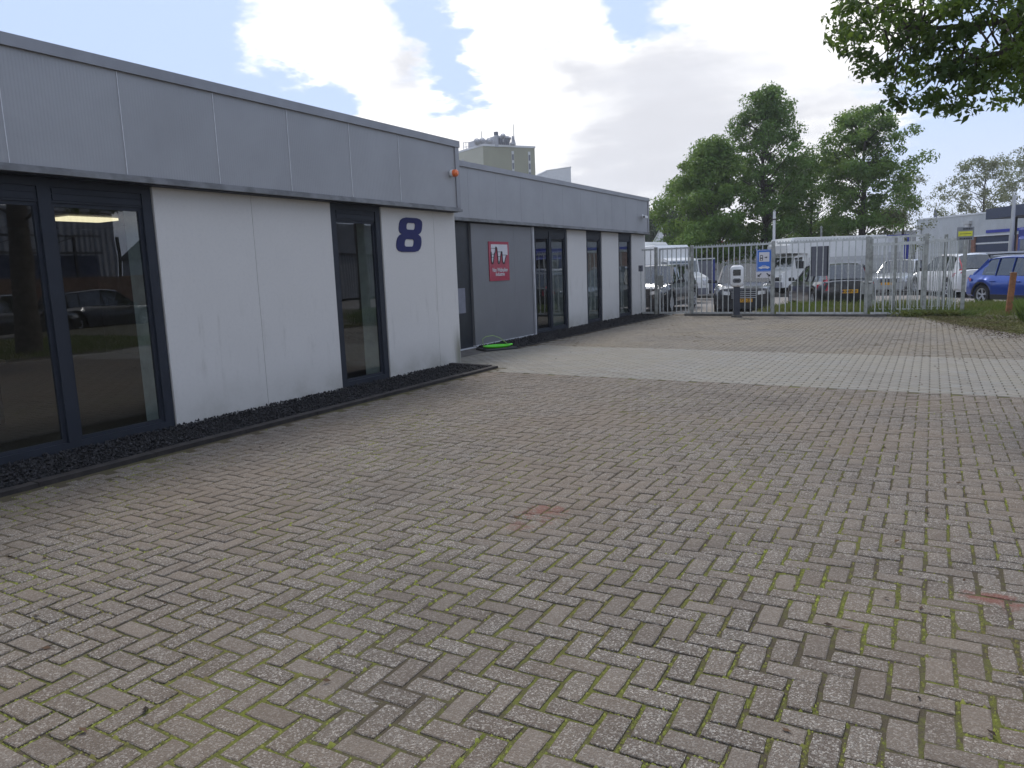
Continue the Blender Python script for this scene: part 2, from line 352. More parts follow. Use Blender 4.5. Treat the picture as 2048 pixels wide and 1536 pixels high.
# ------------------------------------------------------------------ object helpers
def tag(o, label=None, cat=None, group=None, kind=None):
    if label: o['label'] = label
    if cat: o['category'] = cat
    if group: o['group'] = group
    if kind: o['kind'] = kind
    return o
def empty(name, loc, rz=0., label=None, cat=None, group=None):
    o = bpy.data.objects.new(name, None); C.objects.link(o); o.location = tuple(float(v) for v in loc); o.rotation_euler = (0, 0, rz)
    o.empty_display_size = .2
    return tag(o, label, cat, group)
def link(name, me, mat, parent=None):
    o = bpy.data.objects.new(name, me); C.objects.link(o)
    if mat and not me.materials: me.materials.append(mat)
    if parent: o.parent = parent
    return o
class MB:
    """collects shapes; off = origin to subtract (so world coordinates can be given)"""
    def __init__(s, off=(0, 0, 0)): s.v = []; s.f = []; s.off = Vector([float(a) for a in off])
    def add(s, vs, fs):
        k = len(s.v); s.v += [tuple(Vector([float(c) for c in a]) - s.off) for a in vs]; s.f += [tuple(i + k for i in f) for f in fs]; return s
    def box(s, x0, x1, y0, y1, z0, z1):
        return s.add([(x0, y0, z0), (x1, y0, z0), (x1, y1, z0), (x0, y1, z0), (x0, y0, z1), (x1, y0, z1), (x1, y1, z1), (x0, y1, z1)],
                     [(0, 3, 2, 1), (4, 5, 6, 7), (0, 1, 5, 4), (1, 2, 6, 5), (2, 3, 7, 6), (3, 0, 4, 7)])
    def bbox(s, x0, x1, y0, y1, z0, z1, b):
        """box with chamfered vertical edges and top rim"""
        pts = [(x0 + b, y0), (x1 - b, y0), (x1, y0 + b), (x1, y1 - b), (x1 - b, y1), (x0 + b, y1), (x0, y1 - b), (x0, y0 + b)]
        pt2 = [(min(max(x, x0 + b), x1 - b), min(max(y, y0 + b), y1 - b)) for x, y in pts]
        vs = [(x, y, z0) for x, y in pts] + [(x, y, z1 - b) for x, y in pts] + [(x, y, z1) for x, y in pt2]
        fs = [tuple(range(7, -1, -1))]
        for r in (0, 8):
            for i in range(8):
                j = (i + 1) % 8; fs.append((r + i, r + j, r + 8 + j, r + 8 + i))
        fs.append(tuple(range(16, 24)))
        return s.add(vs, fs)
    def bar(s, p, q, w, h=None):
        """rectangular bar between two points"""
        h = h or w; p = Vector([float(a) for a in p]); q = Vector([float(a) for a in q]); d = (q - p).normalized()
        a = d.cross(Vector((0, 0, 1)));
        if a.length < .01: a = Vector((1, 0, 0))
        a.normalize(); b = d.cross(a).normalized()
        vs = [c + a * i * w / 2 + b * j * h / 2 for c in (p, q) for i, j in ((-1, -1), (1, -1), (1, 1), (-1, 1))]
        return s.add(vs, [(0, 1, 2, 3), (7, 6, 5, 4), (0, 4, 5, 1), (1, 5, 6, 2), (2, 6, 7, 3), (3, 7, 4, 0)])
    def cyl(s, p, q, r0, r1=None, n=10, cap=True):
        r1 = r0 if r1 is None else r1
        p = Vector([float(a) for a in p]); q = Vector([float(a) for a in q]); d = (q - p).normalized()
        a = d.orthogonal().normalized(); b = d.cross(a)
        vs = []
        for c, r in ((p, r0), (q, r1)):
            for i in range(n):
                t = 2 * math.pi * i / n; vs.append(c + (a * math.cos(t) + b * math.sin(t)) * r)
        fs = [(i, (i + 1) % n, n + (i + 1) % n, n + i) for i in range(n)]
        if cap: fs += [tuple(range(n - 1, -1, -1)), tuple(range(n, 2 * n))]
        return s.add(vs, fs)
    def prism(s, pts2, y0, y1, plane='xz'):
        """extrude a polygon given in a plane"""
        n = len(pts2)
        def P(a, b, c): return {'xz': (a, c, b), 'yz': (c, a, b), 'xy': (a, b, c)}[plane]
        vs = [P(a, b, y0) for a, b in pts2] + [P(a, b, y1) for a, b in pts2]
        fs = [tuple(range(n)), tuple(range(2 * n - 1, n - 1, -1))] + [(i, i + n, (i + 1) % n + n, (i + 1) % n) for i in range(n)]
        return s.add(vs, fs)
    def build(s, name, mat, parent=None, smooth=False, loc=None):
        me = bpy.data.meshes.new(name); me.from_pydata(s.v, [], s.f); me.update()
        if smooth:
            for p in me.polygons: p.use_smooth = True
            try: me.set_sharp_from_angle(angle=math.radians(38))
            except Exception: pass
        import bmesh
        bm = bmesh.new(); bm.from_mesh(me); bmesh.ops.recalc_face_normals(bm, faces=bm.faces); bm.to_mesh(me); bm.free()
        o = link(name, me, mat, parent)
        if loc is not None: o.location = loc
        return o
def quads(name, V, mat, parent=None, tone=None):
    """V: (n,k,3) array -> n separate k-gons, fast"""
    n, k = V.shape[:2]
    me = bpy.data.meshes.new(name)
    me.vertices.add(n * k); me.vertices.foreach_set('co', V.reshape(-1).astype(np.float32))
    me.loops.add(n * k); me.loops.foreach_set('vertex_index', np.arange(n * k, dtype=np.int32))
    me.polygons.add(n); me.polygons.foreach_set('loop_start', np.arange(0, n * k, k, dtype=np.int32))
    me.update(calc_edges=True)
    return link(name, me, mat, parent)
def inst(name, V, F, mat, parent=None, tone=None):
    """V (n,m,3) vertices of n like pieces, F faces template (all quads)"""
    n, m_ = V.shape[:2]; F = np.array(F); f, k = F.shape
    idx = (F[None] + (np.arange(n) * m_)[:, None, None]).reshape(-1).astype(np.int32)
    me = bpy.data.meshes.new(name)
    me.vertices.add(n * m_); me.vertices.foreach_set('co', V.reshape(-1).astype(np.float32))
    me.loops.add(n * f * k); me.loops.foreach_set('vertex_index', idx)
    me.polygons.add(n * f); me.polygons.foreach_set('loop_start', np.arange(0, n * f * k, k, dtype=np.int32))
    me.update(calc_edges=True)
    if tone is not None:
        a = me.attributes.new('tone', 'FLOAT', 'POINT'); a.data.foreach_set('value', np.repeat(tone, m_).astype(np.float32))
    return link(name, me, mat, parent)
def polyfill(MBo, loops, to3):
    """fill 2-D loops (outer + holes) and map to 3-D"""
    vs = [Vector((a, b, 0)) for l in loops for a, b in l]
    tr = tessellate_polygon([[Vector((a, b, 0)) for a, b in l] for l in loops])
    MBo.add([to3(v.x, v.y) for v in vs], [tuple(t) for t in tr])
def text_mesh(name, body, size, mat, parent, M4, offset=0., ext=.002, shear=0., sx=1.):
    cu = bpy.data.curves.new(name, 'FONT'); cu.body = body; cu.size = size; cu.align_x = 'CENTER'; cu.align_y = 'CENTER'
    cu.offset = offset; cu.extrude = ext; cu.shear = shear; cu.resolution_u = 2
    t = bpy.data.objects.new('tmp', cu); C.objects.link(t)
    dg = bpy.context.evaluated_depsgraph_get()
    me = bpy.data.meshes.new_from_object(t.evaluated_get(dg)); me.name = name
    bpy.data.objects.remove(t); me.materials.clear()
    me.transform(M4 @ Matrix.Diagonal((sx, 1, 1, 1)))
    return link(name, me, mat, parent)
def frame_mat(origin, xdir, up=(0, 0, 1)):
    """matrix whose x is xdir, y is up, z outward"""
    x = Vector(xdir).normalized(); y = Vector(up); z = x.cross(y)
    return Matrix(((x.x, y.x, z.x, origin[0]), (x.y, y.y, z.y, origin[1]), (x.z, y.z, z.z, origin[2]), (0, 0, 0, 1)))

# ================================================================== GROUND
def warp(x, y):     # the cross rows of the yard swing slightly towards the fence
    s = np.clip((y - 5.) / 8., 0, 1)
    return y - x * .09 * s

sub = MB().add([(-300, -60, -.19), (300, -60, -.19), (300, 400, -.19), (-300, 400, -.19)], [(0, 1, 2, 3)])
m_, n_, b_ = newmat('asphalt_ground')
geo_ = N('ShaderNodeNewGeometry', n_)
L(mixc(noise(geo_.outputs['Position'], .4, 5, .6, n_).outputs[0], (.14, .135, .125), (.21, .20, .185), n_), b_.inputs['Base Color'], n_)
b_.inputs['Roughness'].default_value = .9
g0 = sub.build('ground', m_); tag(g0, kind='structure')

paving = empty('yard_paving', (0, 0, 0)); tag(paving, kind='structure')
jb = MB().add([(-6.0, -3, -.0075), (3.2, -3, -.0075), (3.2, 12.3, -.004), (2.6, 21.4, -.004), (-8.0, 22.3, -.004), (-8.0, 9.9, -.005), (-6.0, 9.9, -.005)], [tuple(range(7))])
tag(jb.build('joint_bed', M_JOINT, paving), kind='stuff')

MOD = .1042; MY = .0957        # module across and along the yard
BT = [(-1, -1), (0, -1), (1, -1), (1, 0), (1, 1), (0, 1), (-1, 1), (-1, 0)]
def brick_verts(cx, cy, hx, hy, z, rot, tx, ty, ch, wear):
    """arrays (n,) -> (n,25,3) : top rim, chamfer rim, foot, centre; corners are chipped a little"""
    n = len(cx); out = np.zeros((n, 25, 3))
    for i, (a, b) in enumerate(BT):
        cr = 1 if a and b else 0
        for lev in range(3):
            ins = ch * (1.5 if cr else 1.) if lev == 0 else (ch * .45 * cr if lev == 1 else 0.)
            k = 1. if lev < 2 else .4
            dx = a * (hx - ins) + wear[:, i, 0] * k; dy = b * (hy - ins) + wear[:, i, 1] * k
            X = cx + dx * np.cos(rot) - dy * np.sin(rot); Y = cy + dx * np.sin(rot) + dy * np.cos(rot)
            Z = z + (dx * tx + dy * ty) + (0 if lev == 0 else (-ch * .75 if lev == 1 else -.05)) - (np.abs(wear[:, i, 0]) * .8 * cr if lev == 0 else 0)
            out[:, lev * 8 + i] = np.stack([X, Y, Z], 1)
    out[:, 24] = np.stack([cx, cy, z + .0006], 1)
    return out
BF = [(24, (i - 1) % 8, i, (i + 1) % 8) for i in (0, 2, 4, 6)] + [(8 + i, 8 + (i + 1) % 8, (i + 1) % 8, i) for i in range(8)] + [(16 + i, 16 + (i + 1) % 8, 8 + (i + 1) % 8, 8 + i) for i in range(8)]
def xmin(y): return np.where(y < 9.93, -5.86, np.where(y < 12.35, -7.86, -6.98 + (y - 12.35) * .022))
STRIP0, STRIP1 = 9.25, 9.25 + 35 * MY
cells = []
# herringbone: cell (i,j), d=(i-j)%4 ; d==0 -> a stone along X covering i,i+1 ; d==2 -> a stone along Y covering j-1... (see below)
i0, i1 = -80, 32
for zone, (ya, yb) in (('near', (-1.2, STRIP0)), ('far', (STRIP1, 21.6))):
    j0, j1 = int(ya / MY), int(yb / MY)
    jbase = STRIP0 if zone == 'near' else STRIP1
    for i in range(i0, i1):
        for j in range(-130, 95):
            y = jbase + j * MY if zone == 'far' else jbase - (j + 1) * MY
            if zone == 'near' and j < 0: continue
            if zone == 'far' and j < 0: continue
            if y < ya - .01 or y > yb: continue
            x = .034 + i * MOD
            jj = j if zone == 'far' else -(j + 1)
            q = (i - jj) % 4
            if q == 0: cells.append((x + MOD, y + MY / 2, 'H', zone))
            elif q == 2:   # stone along Y occupying this row and the one below
                cells.append((x + MOD / 2, y, 'V', zone))
cells = [c for c in cells if c[3] != 'near' or c[1] < STRIP0 - .02]
for r in range(35):
    y = STRIP0 + (r + .5) * MY
    for i in range(-82, 34):
        if (i + r) % 2 == 0: cells.append((.034 + (i + 1) * MOD, y, 'H', 'strip'))
cx = np.array([c[0] for c in cells]); cy0 = np.array([c[1] for c in cells]); typ = np.array([c[2] == 'H' for c in cells]); zone = np.array([c[3] for c in cells])
cy = warp(cx, cy0)
xr = np.where(cy < 16.5, 3.1, 3.0)
keep = (cx - MOD * typ > xmin(cy) + .02) & (cx < xr) & (cy > -1.2) & (cy < 21.15 - .09 * cx - .12 + .0)
# frustum margin
pxs = np.array([proj(np.array([a, b, 0.])) for a, b in zip(cx, cy)])
keep &= ((pxs[:, 2] > .3) & (pxs[:, 0] > -900) & (pxs[:, 0] < 2900) & (pxs[:, 1] < 2400)) | ((cx > 0) & (cy > 0) & (cy < 8))
cx, cy, typ, zone, pxs = cx[keep], cy[keep], typ[keep], zone[keep], pxs[keep]
n = len(cx)
GX = .0044 + .0036 * np.clip((6.5 - cy) / 4.5, 0, 1); GY = .0017 + .0033 * np.clip((6.5 - cy) / 4.5, 0, 1)
hx = np.where(typ, MOD - GX, MOD / 2 - GX); hy = np.where(typ, MY / 2 - GY, MY - GY)
hx = np.where(zone == 'strip', MOD - .0062, hx); hy = np.where(zone == 'strip', MY / 2 - .0006, hy)
calm = np.where(zone == 'strip', .3, 1.)
cx = cx + rng.normal(0, .0012, n) * calm; cyj = cy + rng.normal(0, .0008, n) * calm
rot = rng.normal(0, .008, n) * calm - .09 * np.clip((cy - 5) / 8, 0, 1)
zz_ = rng.normal(0, .0011, n) * calm + .002 * np.sin(cx * 2.1 + cy * 1.3)
tx_, ty_ = rng.normal(0, .008, n) * calm, rng.normal(0, .008, n) * calm
wear = rng.normal(0, .0022, (n, 8, 2)) * calm[:, None, None]; wear[:, 1::2] *= .45
tone = rng.uniform(.05, 900., n)
inview = (pxs[:, 0] > 0) & (pxs[:, 0] < 2048) & (pxs[:, 1] > 500) & (pxs[:, 1] < 1545)
order = np.argsort(np.where(inview, pxs[:, 2], 1e9))
solo = np.zeros(n, bool); solo[order[:300]] = True
var_me = {}
for t in (True, False):
    for k in range(24):
        w_ = rng.normal(0, .0024, (1, 8, 2)); w_[:, 1::2] *= .45
        V = brick_verts(np.zeros(1), np.zeros(1), np.array([MOD - .0083 if t else MOD / 2 - .0083]), np.array([MY / 2 - .0053 if t else MY - .0053]),
                        np.zeros(1), np.zeros(1), np.zeros(1), np.zeros(1), .0045, w_)
        me = bpy.data.meshes.new('paver'); me.from_pydata([tuple(a) for a in V[0]], [], BF); me.materials.append(M_PAV); me.update()
        var_me[(t, k)] = me
for i in np.where(solo)[0]:
    o = link('paver', var_me[(bool(typ[i]), random.randrange(24))], None, paving)
    o.location = (cx[i], cyj[i], zz_[i]); o.rotation_euler = (ty_[i], -tx_[i], rot[i]); o['tone'] = float(tone[i])
for zn, mat in (('near', M_PAV), ('strip', M_STRIP), ('far', M_FAR)):
    s = (zone == zn) & ~solo
    V = brick_verts(cx[s], cyj[s], hx[s], hy[s], zz_[s], rot[s], tx_[s], ty_[s], .0045 if zn != 'strip' else .0025, wear[s])
    tag(inst('pavers', V, BF, mat, paving, tone[s]), kind='stuff')
# moss cushions along the wide joints
nm = 60000
sel = rng.integers(0, n, nm * 6)
sel = sel[(zone[sel] == 'near') & (cy[sel] < 1.2 + 7.8 * rng.random(len(sel)))]
side = rng.random(len(sel))
long_j = side < .6
ux = np.where(long_j, np.where(rng.random(len(sel)) < .5, -1, 1) * (hx[sel] + GX[sel]), rng.uniform(-1, 1, len(sel)) * hx[sel])
uy = np.where(long_j, rng.uniform(-1, 1, len(sel)) * hy[sel], np.where(rng.random(len(sel)) < .5, -1, 1) * (hy[sel] + GY[sel]))
ux += rng.normal(0, .0028, len(sel)); mx, my = cx[sel] + ux, cyj[sel] + uy
patch = np.sin(mx * 2.7 + 1.3 * np.sin(my * 1.9)) * np.cos(my * 2.3 + mx) + .5 * np.sin(mx * 9 + my * 7) + .35 * np.clip((mx + 4) / 3, -1, 1) + rng.normal(0, .45, len(mx)) - .2 * (~long_j)
ok = patch > .05
mx, my = mx[ok][:nm], my[ok][:nm]
k = len(mx); r_ = rng.uniform(.003, .0075, k) * np.where(rng.random(k) < .08, 1.9, 1.)
ang = rng.uniform(0, 6.28, k)
ring = np.stack([np.stack([mx + np.cos(ang + a) * r_ * rng.uniform(.6, 1.2, k), my + np.sin(ang + a) * r_ * 1.3 * rng.uniform(.6, 1.2, k), np.full(k, -.008)], 1) for a in (0, 1.57, 3.14, 4.71)], 1)
top = np.stack([mx, my, -.006 + r_ * rng.uniform(.7, 1.3, k)], 1)[:, None]
tag(inst('moss', np.concatenate([ring, top], 1), [(0, 1, 4), (1, 2, 4), (2, 3, 4), (3, 0, 4)], M_MOSS, paving), kind='stuff')
# crumbs, seeds and dead leaves lying about
k = 420
lx = rng.uniform(-6, 2.2, k); ly = 1.2 + 19 * rng.random(k) ** 1.3
lx = np.where(rng.random(k) < .45, rng.uniform(-.5, 2.6, k), lx); kp = lx > xmin(ly) + .1; lx, ly = lx[kp], ly[kp]; k = len(lx)
a_ = rng.uniform(0, 6.28, k); s_ = rng.uniform(.008, .024, k)
V = np.stack([np.stack([lx + np.cos(a_ + q) * s_ * f, ly + np.sin(a_ + q) * s_ * f, .004 + rng.uniform(0, .012, k)], 1) for q, f in ((0, 1), (1.4, .5), (3.1, 1), (4.6, .5))], 1)
M_LITTER = island_mat('dead_leaf_litter', (.02, .014, .01), (.10, .06, .035), None, .9)
tag(quads('leaf_litter', V, M_LITTER), 'dark dead leaves and crumbs scattered over the paved yard', 'litter', kind='stuff')

# kerbs and gravel beds along the facade -------------------------------------------------
def kerb_run(name, label, pts, w, h, mat, step=1.0, cat='kerb'):
    root = empty(name, (*pts[0][:2], 0), 0, label, cat)
    for (a, b) in zip(pts[:-1], pts[1:]):
        a, b = Vector((*a, 0)), Vector((*b, 0)); d = b - a; nn = max(1, round(d.length / step))
        for i in range(nn):
            p = a + d * (i / nn) + d.normalized() * .003; q = a + d * ((i + 1) / nn) - d.normalized() * .003
            zt = h + random.uniform(-.004, .004)
            mb = MB((*pts[0][:2], 0)); mb.bar(p + Vector((0, 0, zt / 2 - .06)), q + Vector((0, 0, zt / 2 - .06)), w, zt + .12)
            mb.build('kerb_stone', mat, root)
    return root
kerb_run('gravel_edging', 'dark brown low kerb edging the black gravel bed below the number eight', [(-5.93, .0), (-5.93, 9.93)], .11, .032, M_KERB)
kerb_run('gravel_edging', 'short dark kerb closing the gravel bed at the building step', [(-5.99, 9.88), (-6.82, 9.97)], .1, .04, M_KERB, .42)
kerb_run('gravel_edging', 'thin dark edging of the gravel strip below the far windows', [(-7.02, 12.45), (-6.82, 22.1)], .06, .012, M_KERB)
def gravel(name, label, x0, x1, y0, y1, n, smin, smax, z):
    bx = MB(); bx.add([(x0, y0, z - .02), (x1, y0, z - .02), (x1 + (0 if y0 < 5 else .2), y1, z - .02), (x0, y1, z - .02)], [(0, 1, 2, 3)])
    root = empty(name, ((x0 + x1) / 2, y0, 0)); tag(root, label, 'gravel', kind='stuff')
    bx.off = Vector(root.location); bx.v = [tuple(Vector(v) - bx.off) for v in bx.v]
    tag(bx.build('gravel_base', M_LAVA, root), kind='stuff')
    t = rng.random(n); yy = y0 + (y1 - y0) * (t ** (1.35)); xx = x0 + (x1 - x0 + (0 if y0 < 5 else .2) * t) * rng.random(n)
    s = rng.uniform(smin, smax, n)
    base = np.array([(1, 0, 0), (-1, 0, 0), (0, 1, 0), (0, -1, 0), (0, 0, 1), (0, 0, -1)], float)
    V = base[None] * s[:, None, None] * rng.uniform(.55, 1.25, (n, 6, 1)) + rng.normal(0, .25, (n, 6, 3)) * s[:, None, None]
    V += np.stack([xx, yy, z + rng.uniform(-.012, .016, n)], 1)[:, None]
    V -= np.array(root.location)[None, None]
    F = [(4, 0, 2), (4, 2, 1), (4, 1, 3), (4, 3, 0), (5, 2, 0), (5, 1, 2), (5, 3, 1), (5, 0, 3)]
    tag(inst('lava_stones', V, F, M_LAVA, root), kind='stuff')
gravel('lava_gravel', 'black lava gravel bed along the near wall under the big windows', -6.82, -5.98, 0., 9.9, 17000, .006, .018, .024)
gravel('lava_gravel', 'black gravel strip in front of the far wing windows', -7.92, -7.03, 12.5, 22.6, 9000, .009, .022, .02)
# concrete apron at the recessed door
MB().box(-7.9, -7.25, 10.32, 12.42, -.05, .006).build('door_apron', pm('worn_concrete_apron', (.10, .092, .085), .9, var=.3, scale=5, bump=.3), paving)

# ================================================================== OUR BUILDING
bld = empty('office_building', (-9, 8, 0), 0, 'low grey and white industrial office building with the number 8 and tall dark framed windows', 'building')
OB = tuple(bld.location)
def bm_(): return MB(OB)
XW1, XW2 = -6.80, -7.90
def wall_panels(XW, y0, y1, joints, ztop=2.47, th=.14):
    ys = [y0] + joints + [y1]
    for a, b in zip(ys[:-1], ys[1:]):
        bm_().box(XW - th, XW, a + .003, b - .003, -.05, ztop).build('wall_panel', M_WALL, bld)
wall_panels(XW1, -7.5, 1.60, [-5, -2.5, 0])
wall_panels(XW1, 4.87, 7.40, [6.11])
wall_panels(XW1, 8.42, 10.29, [9.69])
bm_().box(XW2 + .0, XW1 - .14, 10.15, 10.29, -.05, 2.47).build('wall_return', M_WALL, bld)
wall_panels(XW2, 16.95, 18.12, []); wall_panels(XW2, 19.17, 20.42, []); wall_panels(XW2, 21.50, 22.72, [])
bm_().box(-16, XW2 - .14, 22.58, 22.72, -.05, 2.47).build('end_wall', M_WALL, bld)
def window(XW, ys, ztop=2.48, zbot=.0, jamb=.1, reveal=True):
    """ys: boundaries of the lights; the frame is one part, its pieces are sub-parts"""
    y0, y1 = ys[0], ys[-1]
    w = empty('window', (XW - .1, (y0 + y1) / 2, 0)); w.parent = bld; w.location = Vector((XW - .1, (y0 + y1) / 2, 0)) - Vector(OB)
    off = (XW - .1, (y0 + y1) / 2, 0)
    f = MB(off); X1, X0 = XW - .015, XW - .10
    f.box(X0, X1, y0, y0 + jamb, zbot, ztop); f.box(X0, X1, y1 - jamb, y1, zbot, ztop)
    f.box(X0, X1, y0 + jamb, y1 - jamb, zbot, zbot + .09)
    f.box(X0, X1, y0 + jamb, y1 - jamb, ztop - .10, ztop)
    for m in ys[1:-1]: f.box(X0, X1 + .004, m - .055, m + .055, zbot + .09, ztop - .10)
    f.build('frame', M_FRAME, w)
    edges = [y0 + jamb] + [v for m in ys[1:-1] for v in (m - .055, m + .055)] + [y1 - jamb]
    for a, b in zip(edges[::2], edges[1::2]):
        g = MB(off); g.box(XW - .085, XW - .03, a, b, ztop - .235, ztop - .10)
        g.box(XW - .03, XW - .022, a + .02, b - .02, ztop - .215, ztop - .165); g.box(XW - .03, XW - .022, a + .02, b - .02, ztop - .155, ztop - .115)
        g.build('ventilation_grille', M_FRAME, w)
        s = MB(off)
        for (p, q, r_1, r_2) in ((a, a + .035, zbot + .09, ztop - .235), (b - .035, b, zbot + .09, ztop - .235), (a + .035, b - .035, zbot + .09, zbot + .125), (a + .035, b - .035, ztop - .27, ztop - .235)):
            s.box(XW - .08, XW - .045, p, q, r_1, r_2)
        s.build('sash', M_FRAME, w)
        p = MB(off); p.add([(XW - .06, a + .03, zbot + .12), (XW - .06, b - .03, zbot + .12), (XW - .06, b - .03, ztop - .265), (XW - .06, a + .03, ztop - .265)], [(0, 1, 2, 3)])
        p.build('pane', M_GLASS, w)
    if reveal:
        for yy, s in ((y1 - .04, 1), (y0 + .04, -1)):
            MB(off).box(XW - .42, XW - .1, min(yy, yy + s * .1), max(yy, yy + s * .1), .0, ztop).build('reveal', M_REVEAL, w)
    # sill
    s = MB(off); s.box(XW - .09, XW + .03, y0, y1, zbot - .03, zbot - .002); s.build('sill', M_FRAME, w)
window(XW1, [1.62, 2.74, 3.82, 4.86])
window(XW1, [7.41, 8.41])
window(XW2, [15.17, 16.02, 16.94])
window(XW2, [18.13, 19.16])
window(XW2, [20.43, 21.49])
# fascia of the near wing
def fascia(XF, y0, y1, joints, light):
    ys = [y0] + joints + [y1]
    for a, b in zip(ys[:-1], ys[1:]):
        bm_().box(XF - .06, XF, a + .004, b - .004, 2.50, 3.46).build('fascia_panel', M_FASCIA, bld)
    for j in joints:
        bm_().box(XF - .05, XF + (.007 if light else -.001), j - .0035, j + .0035, 2.505, 3.455).build('panel_seam', M_SEAM if light else M_TRIM, bld)
    bm_().box(XF - .3, XF + .03, y0, y1 + .03, 3.46, 3.56).build('coping', M_TRIM, bld)
    bm_().box(XF - .2, XF + .035, y0, y1 + .03, 2.462, 2.50).build('drip_profile', M_DRIP, bld)
    bm_().box(XF - .2, XF + .012, y0, y1 + .01, 2.50, 2.525).build('drip_upstand', M_DRIP, bld)
    bm_().box(XF - .05, XF + .018, y1 - .095, y1 + .012, 2.526, 3.458).build('corner_trim', M_TRIM, bld)
fascia(-6.66, -7.5, 10.25, [-3.65, -2.63, -1.61, -.59, .43, 1.45, 2.47, 3.49, 4.53, 5.59, 6.62, 7.69, 8.72], True)
fascia(-7.76, 10.2, 22.66, [11.2, 12.25, 13.3, 14.35, 15.4, 16.45, 17.5, 18.55, 19.6, 20.65, 21.7], False)
bm_().box(-8.0, -6.72, 10.19, 10.245, 2.50, 3.46).build('fascia_return', M_FASCIA, bld)
bm_().box(-16, -7.82, 22.60, 22.655, 2.50, 3.46).build('fascia_return', M_FASCIA, bld)
M_ROOF = pm('dark_roofing', (.05, .05, .05), .9)
bm_().box(-16, -6.97, -7.5, 10.18, 3.28, 3.4).build('roof', M_ROOF, bld)
bm_().box(-16, -8.07, 10.2, 22.6, 3.28, 3.4).build('roof', M_ROOF, bld)
bm_().box(-7.2, -6.67, -7.5, 10.2, 2.452, 2.461).build('soffit', M_FRAME, bld)
bm_().box(-8.3, -7.77, 10.2, 22.6, 2.452, 2.461).build('soffit', M_FRAME, bld)
# recessed dark door, sliding grey door with sign
d = empty('entrance_door', (0, 0, 0)); d.parent = bld; d.location = Vector((XW2, 11.4, 0)) - Vector(OB)
off = (XW2, 11.4, 0)
MB(off).box(XW2 - .1, XW2 - .02, 10.3, 12.45, .0, 2.46).build('door_leaf', M_DARK, d)
MB(off).box(XW2 - .02, XW2 + .0, 11.36, 11.40, .02, 2.44).build('door_stile', M_FRAME, d)
MB(off).box(XW2 - .1, XW2 + .05, 10.3, 12.45, -.02, .022).build('threshold', M_SEAM, d)
a = PX(930, 576, XW2); b = PX(931, 626, XW2)
MB(off).box(XW2 - .02, XW2 - .016, a[1] - .36, a[1] + .02, b[2], a[2]).build('notice', pm('pale_notice_paper', (.20, .20, .24), .6), d)
sd = empty('sliding_door', (0, 0, 0)); sd.parent = bld; sd.location = Vector((XW2, 13.8, 0)) - Vector(OB)
off = (XW2, 13.8, 0)
for a, b in ((12.46, 13.32), (13.32, 14.18), (14.18, 14.98)):
    MB(off).box(XW2 - .04, XW2 + .03, a + .001, b - .001, .05, 2.44).build('door_panel', M_DOORPANEL, sd)
MB(off).box(XW2 - .04, XW2 + .045, 14.98, 15.03, .04, 2.45).build('edge_profile', M_TRIM, sd)
MB(off).box(XW2 - .02, XW2 + .05, 15.045, 15.085, .03, 2.455).build('downpipe', M_SEAM, sd)
MB(off).box(XW2 - .04, XW2 + .06, 12.46, 15.06, .015, .048).build('bottom_rail', M_SEAM, sd)
# interiors
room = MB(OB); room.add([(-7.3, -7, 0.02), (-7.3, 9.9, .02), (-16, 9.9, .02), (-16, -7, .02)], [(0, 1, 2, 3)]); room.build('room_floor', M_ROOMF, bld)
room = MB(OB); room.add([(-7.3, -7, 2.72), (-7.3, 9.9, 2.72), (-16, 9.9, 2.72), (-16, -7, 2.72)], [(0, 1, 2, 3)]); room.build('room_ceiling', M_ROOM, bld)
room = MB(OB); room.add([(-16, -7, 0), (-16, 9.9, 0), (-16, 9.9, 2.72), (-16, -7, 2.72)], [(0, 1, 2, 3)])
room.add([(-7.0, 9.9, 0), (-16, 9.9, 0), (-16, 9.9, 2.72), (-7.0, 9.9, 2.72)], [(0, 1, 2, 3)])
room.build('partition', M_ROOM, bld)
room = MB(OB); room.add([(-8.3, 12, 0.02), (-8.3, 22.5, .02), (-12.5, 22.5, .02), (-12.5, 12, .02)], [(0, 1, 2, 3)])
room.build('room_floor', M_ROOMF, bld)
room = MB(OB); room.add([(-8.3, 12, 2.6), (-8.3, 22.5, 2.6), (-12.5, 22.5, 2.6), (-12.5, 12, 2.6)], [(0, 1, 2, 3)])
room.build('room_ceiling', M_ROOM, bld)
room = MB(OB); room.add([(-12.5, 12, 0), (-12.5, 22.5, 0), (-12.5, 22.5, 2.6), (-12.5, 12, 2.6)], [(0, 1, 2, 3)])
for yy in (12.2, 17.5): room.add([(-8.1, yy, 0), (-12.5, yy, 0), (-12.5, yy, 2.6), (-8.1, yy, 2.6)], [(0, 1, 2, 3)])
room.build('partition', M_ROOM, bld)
p = G(152, 437, 2.66)
LX, LY = p[0], p[1]
for k, (lx_, ly_) in enumerate(((-13.2, 8.05), (-10.1, 4.95), (-13.2, 5.2))):
    cl = MB((lx_, ly_, 2.7)); cl.box(lx_ - .3, lx_ + .3, ly_ - .45, ly_ + .45, 2.655, 2.70)
    tag(cl.build('ceiling_light', M_LAMP, None, loc=(lx_, ly_, 2.7)), ['lit ceiling panel seen behind the right pane of the big window', 'lit ceiling panel seen at the left picture edge behind the glass', 'lit ceiling panel deeper in the dark room behind the big window'][k], 'ceiling light')
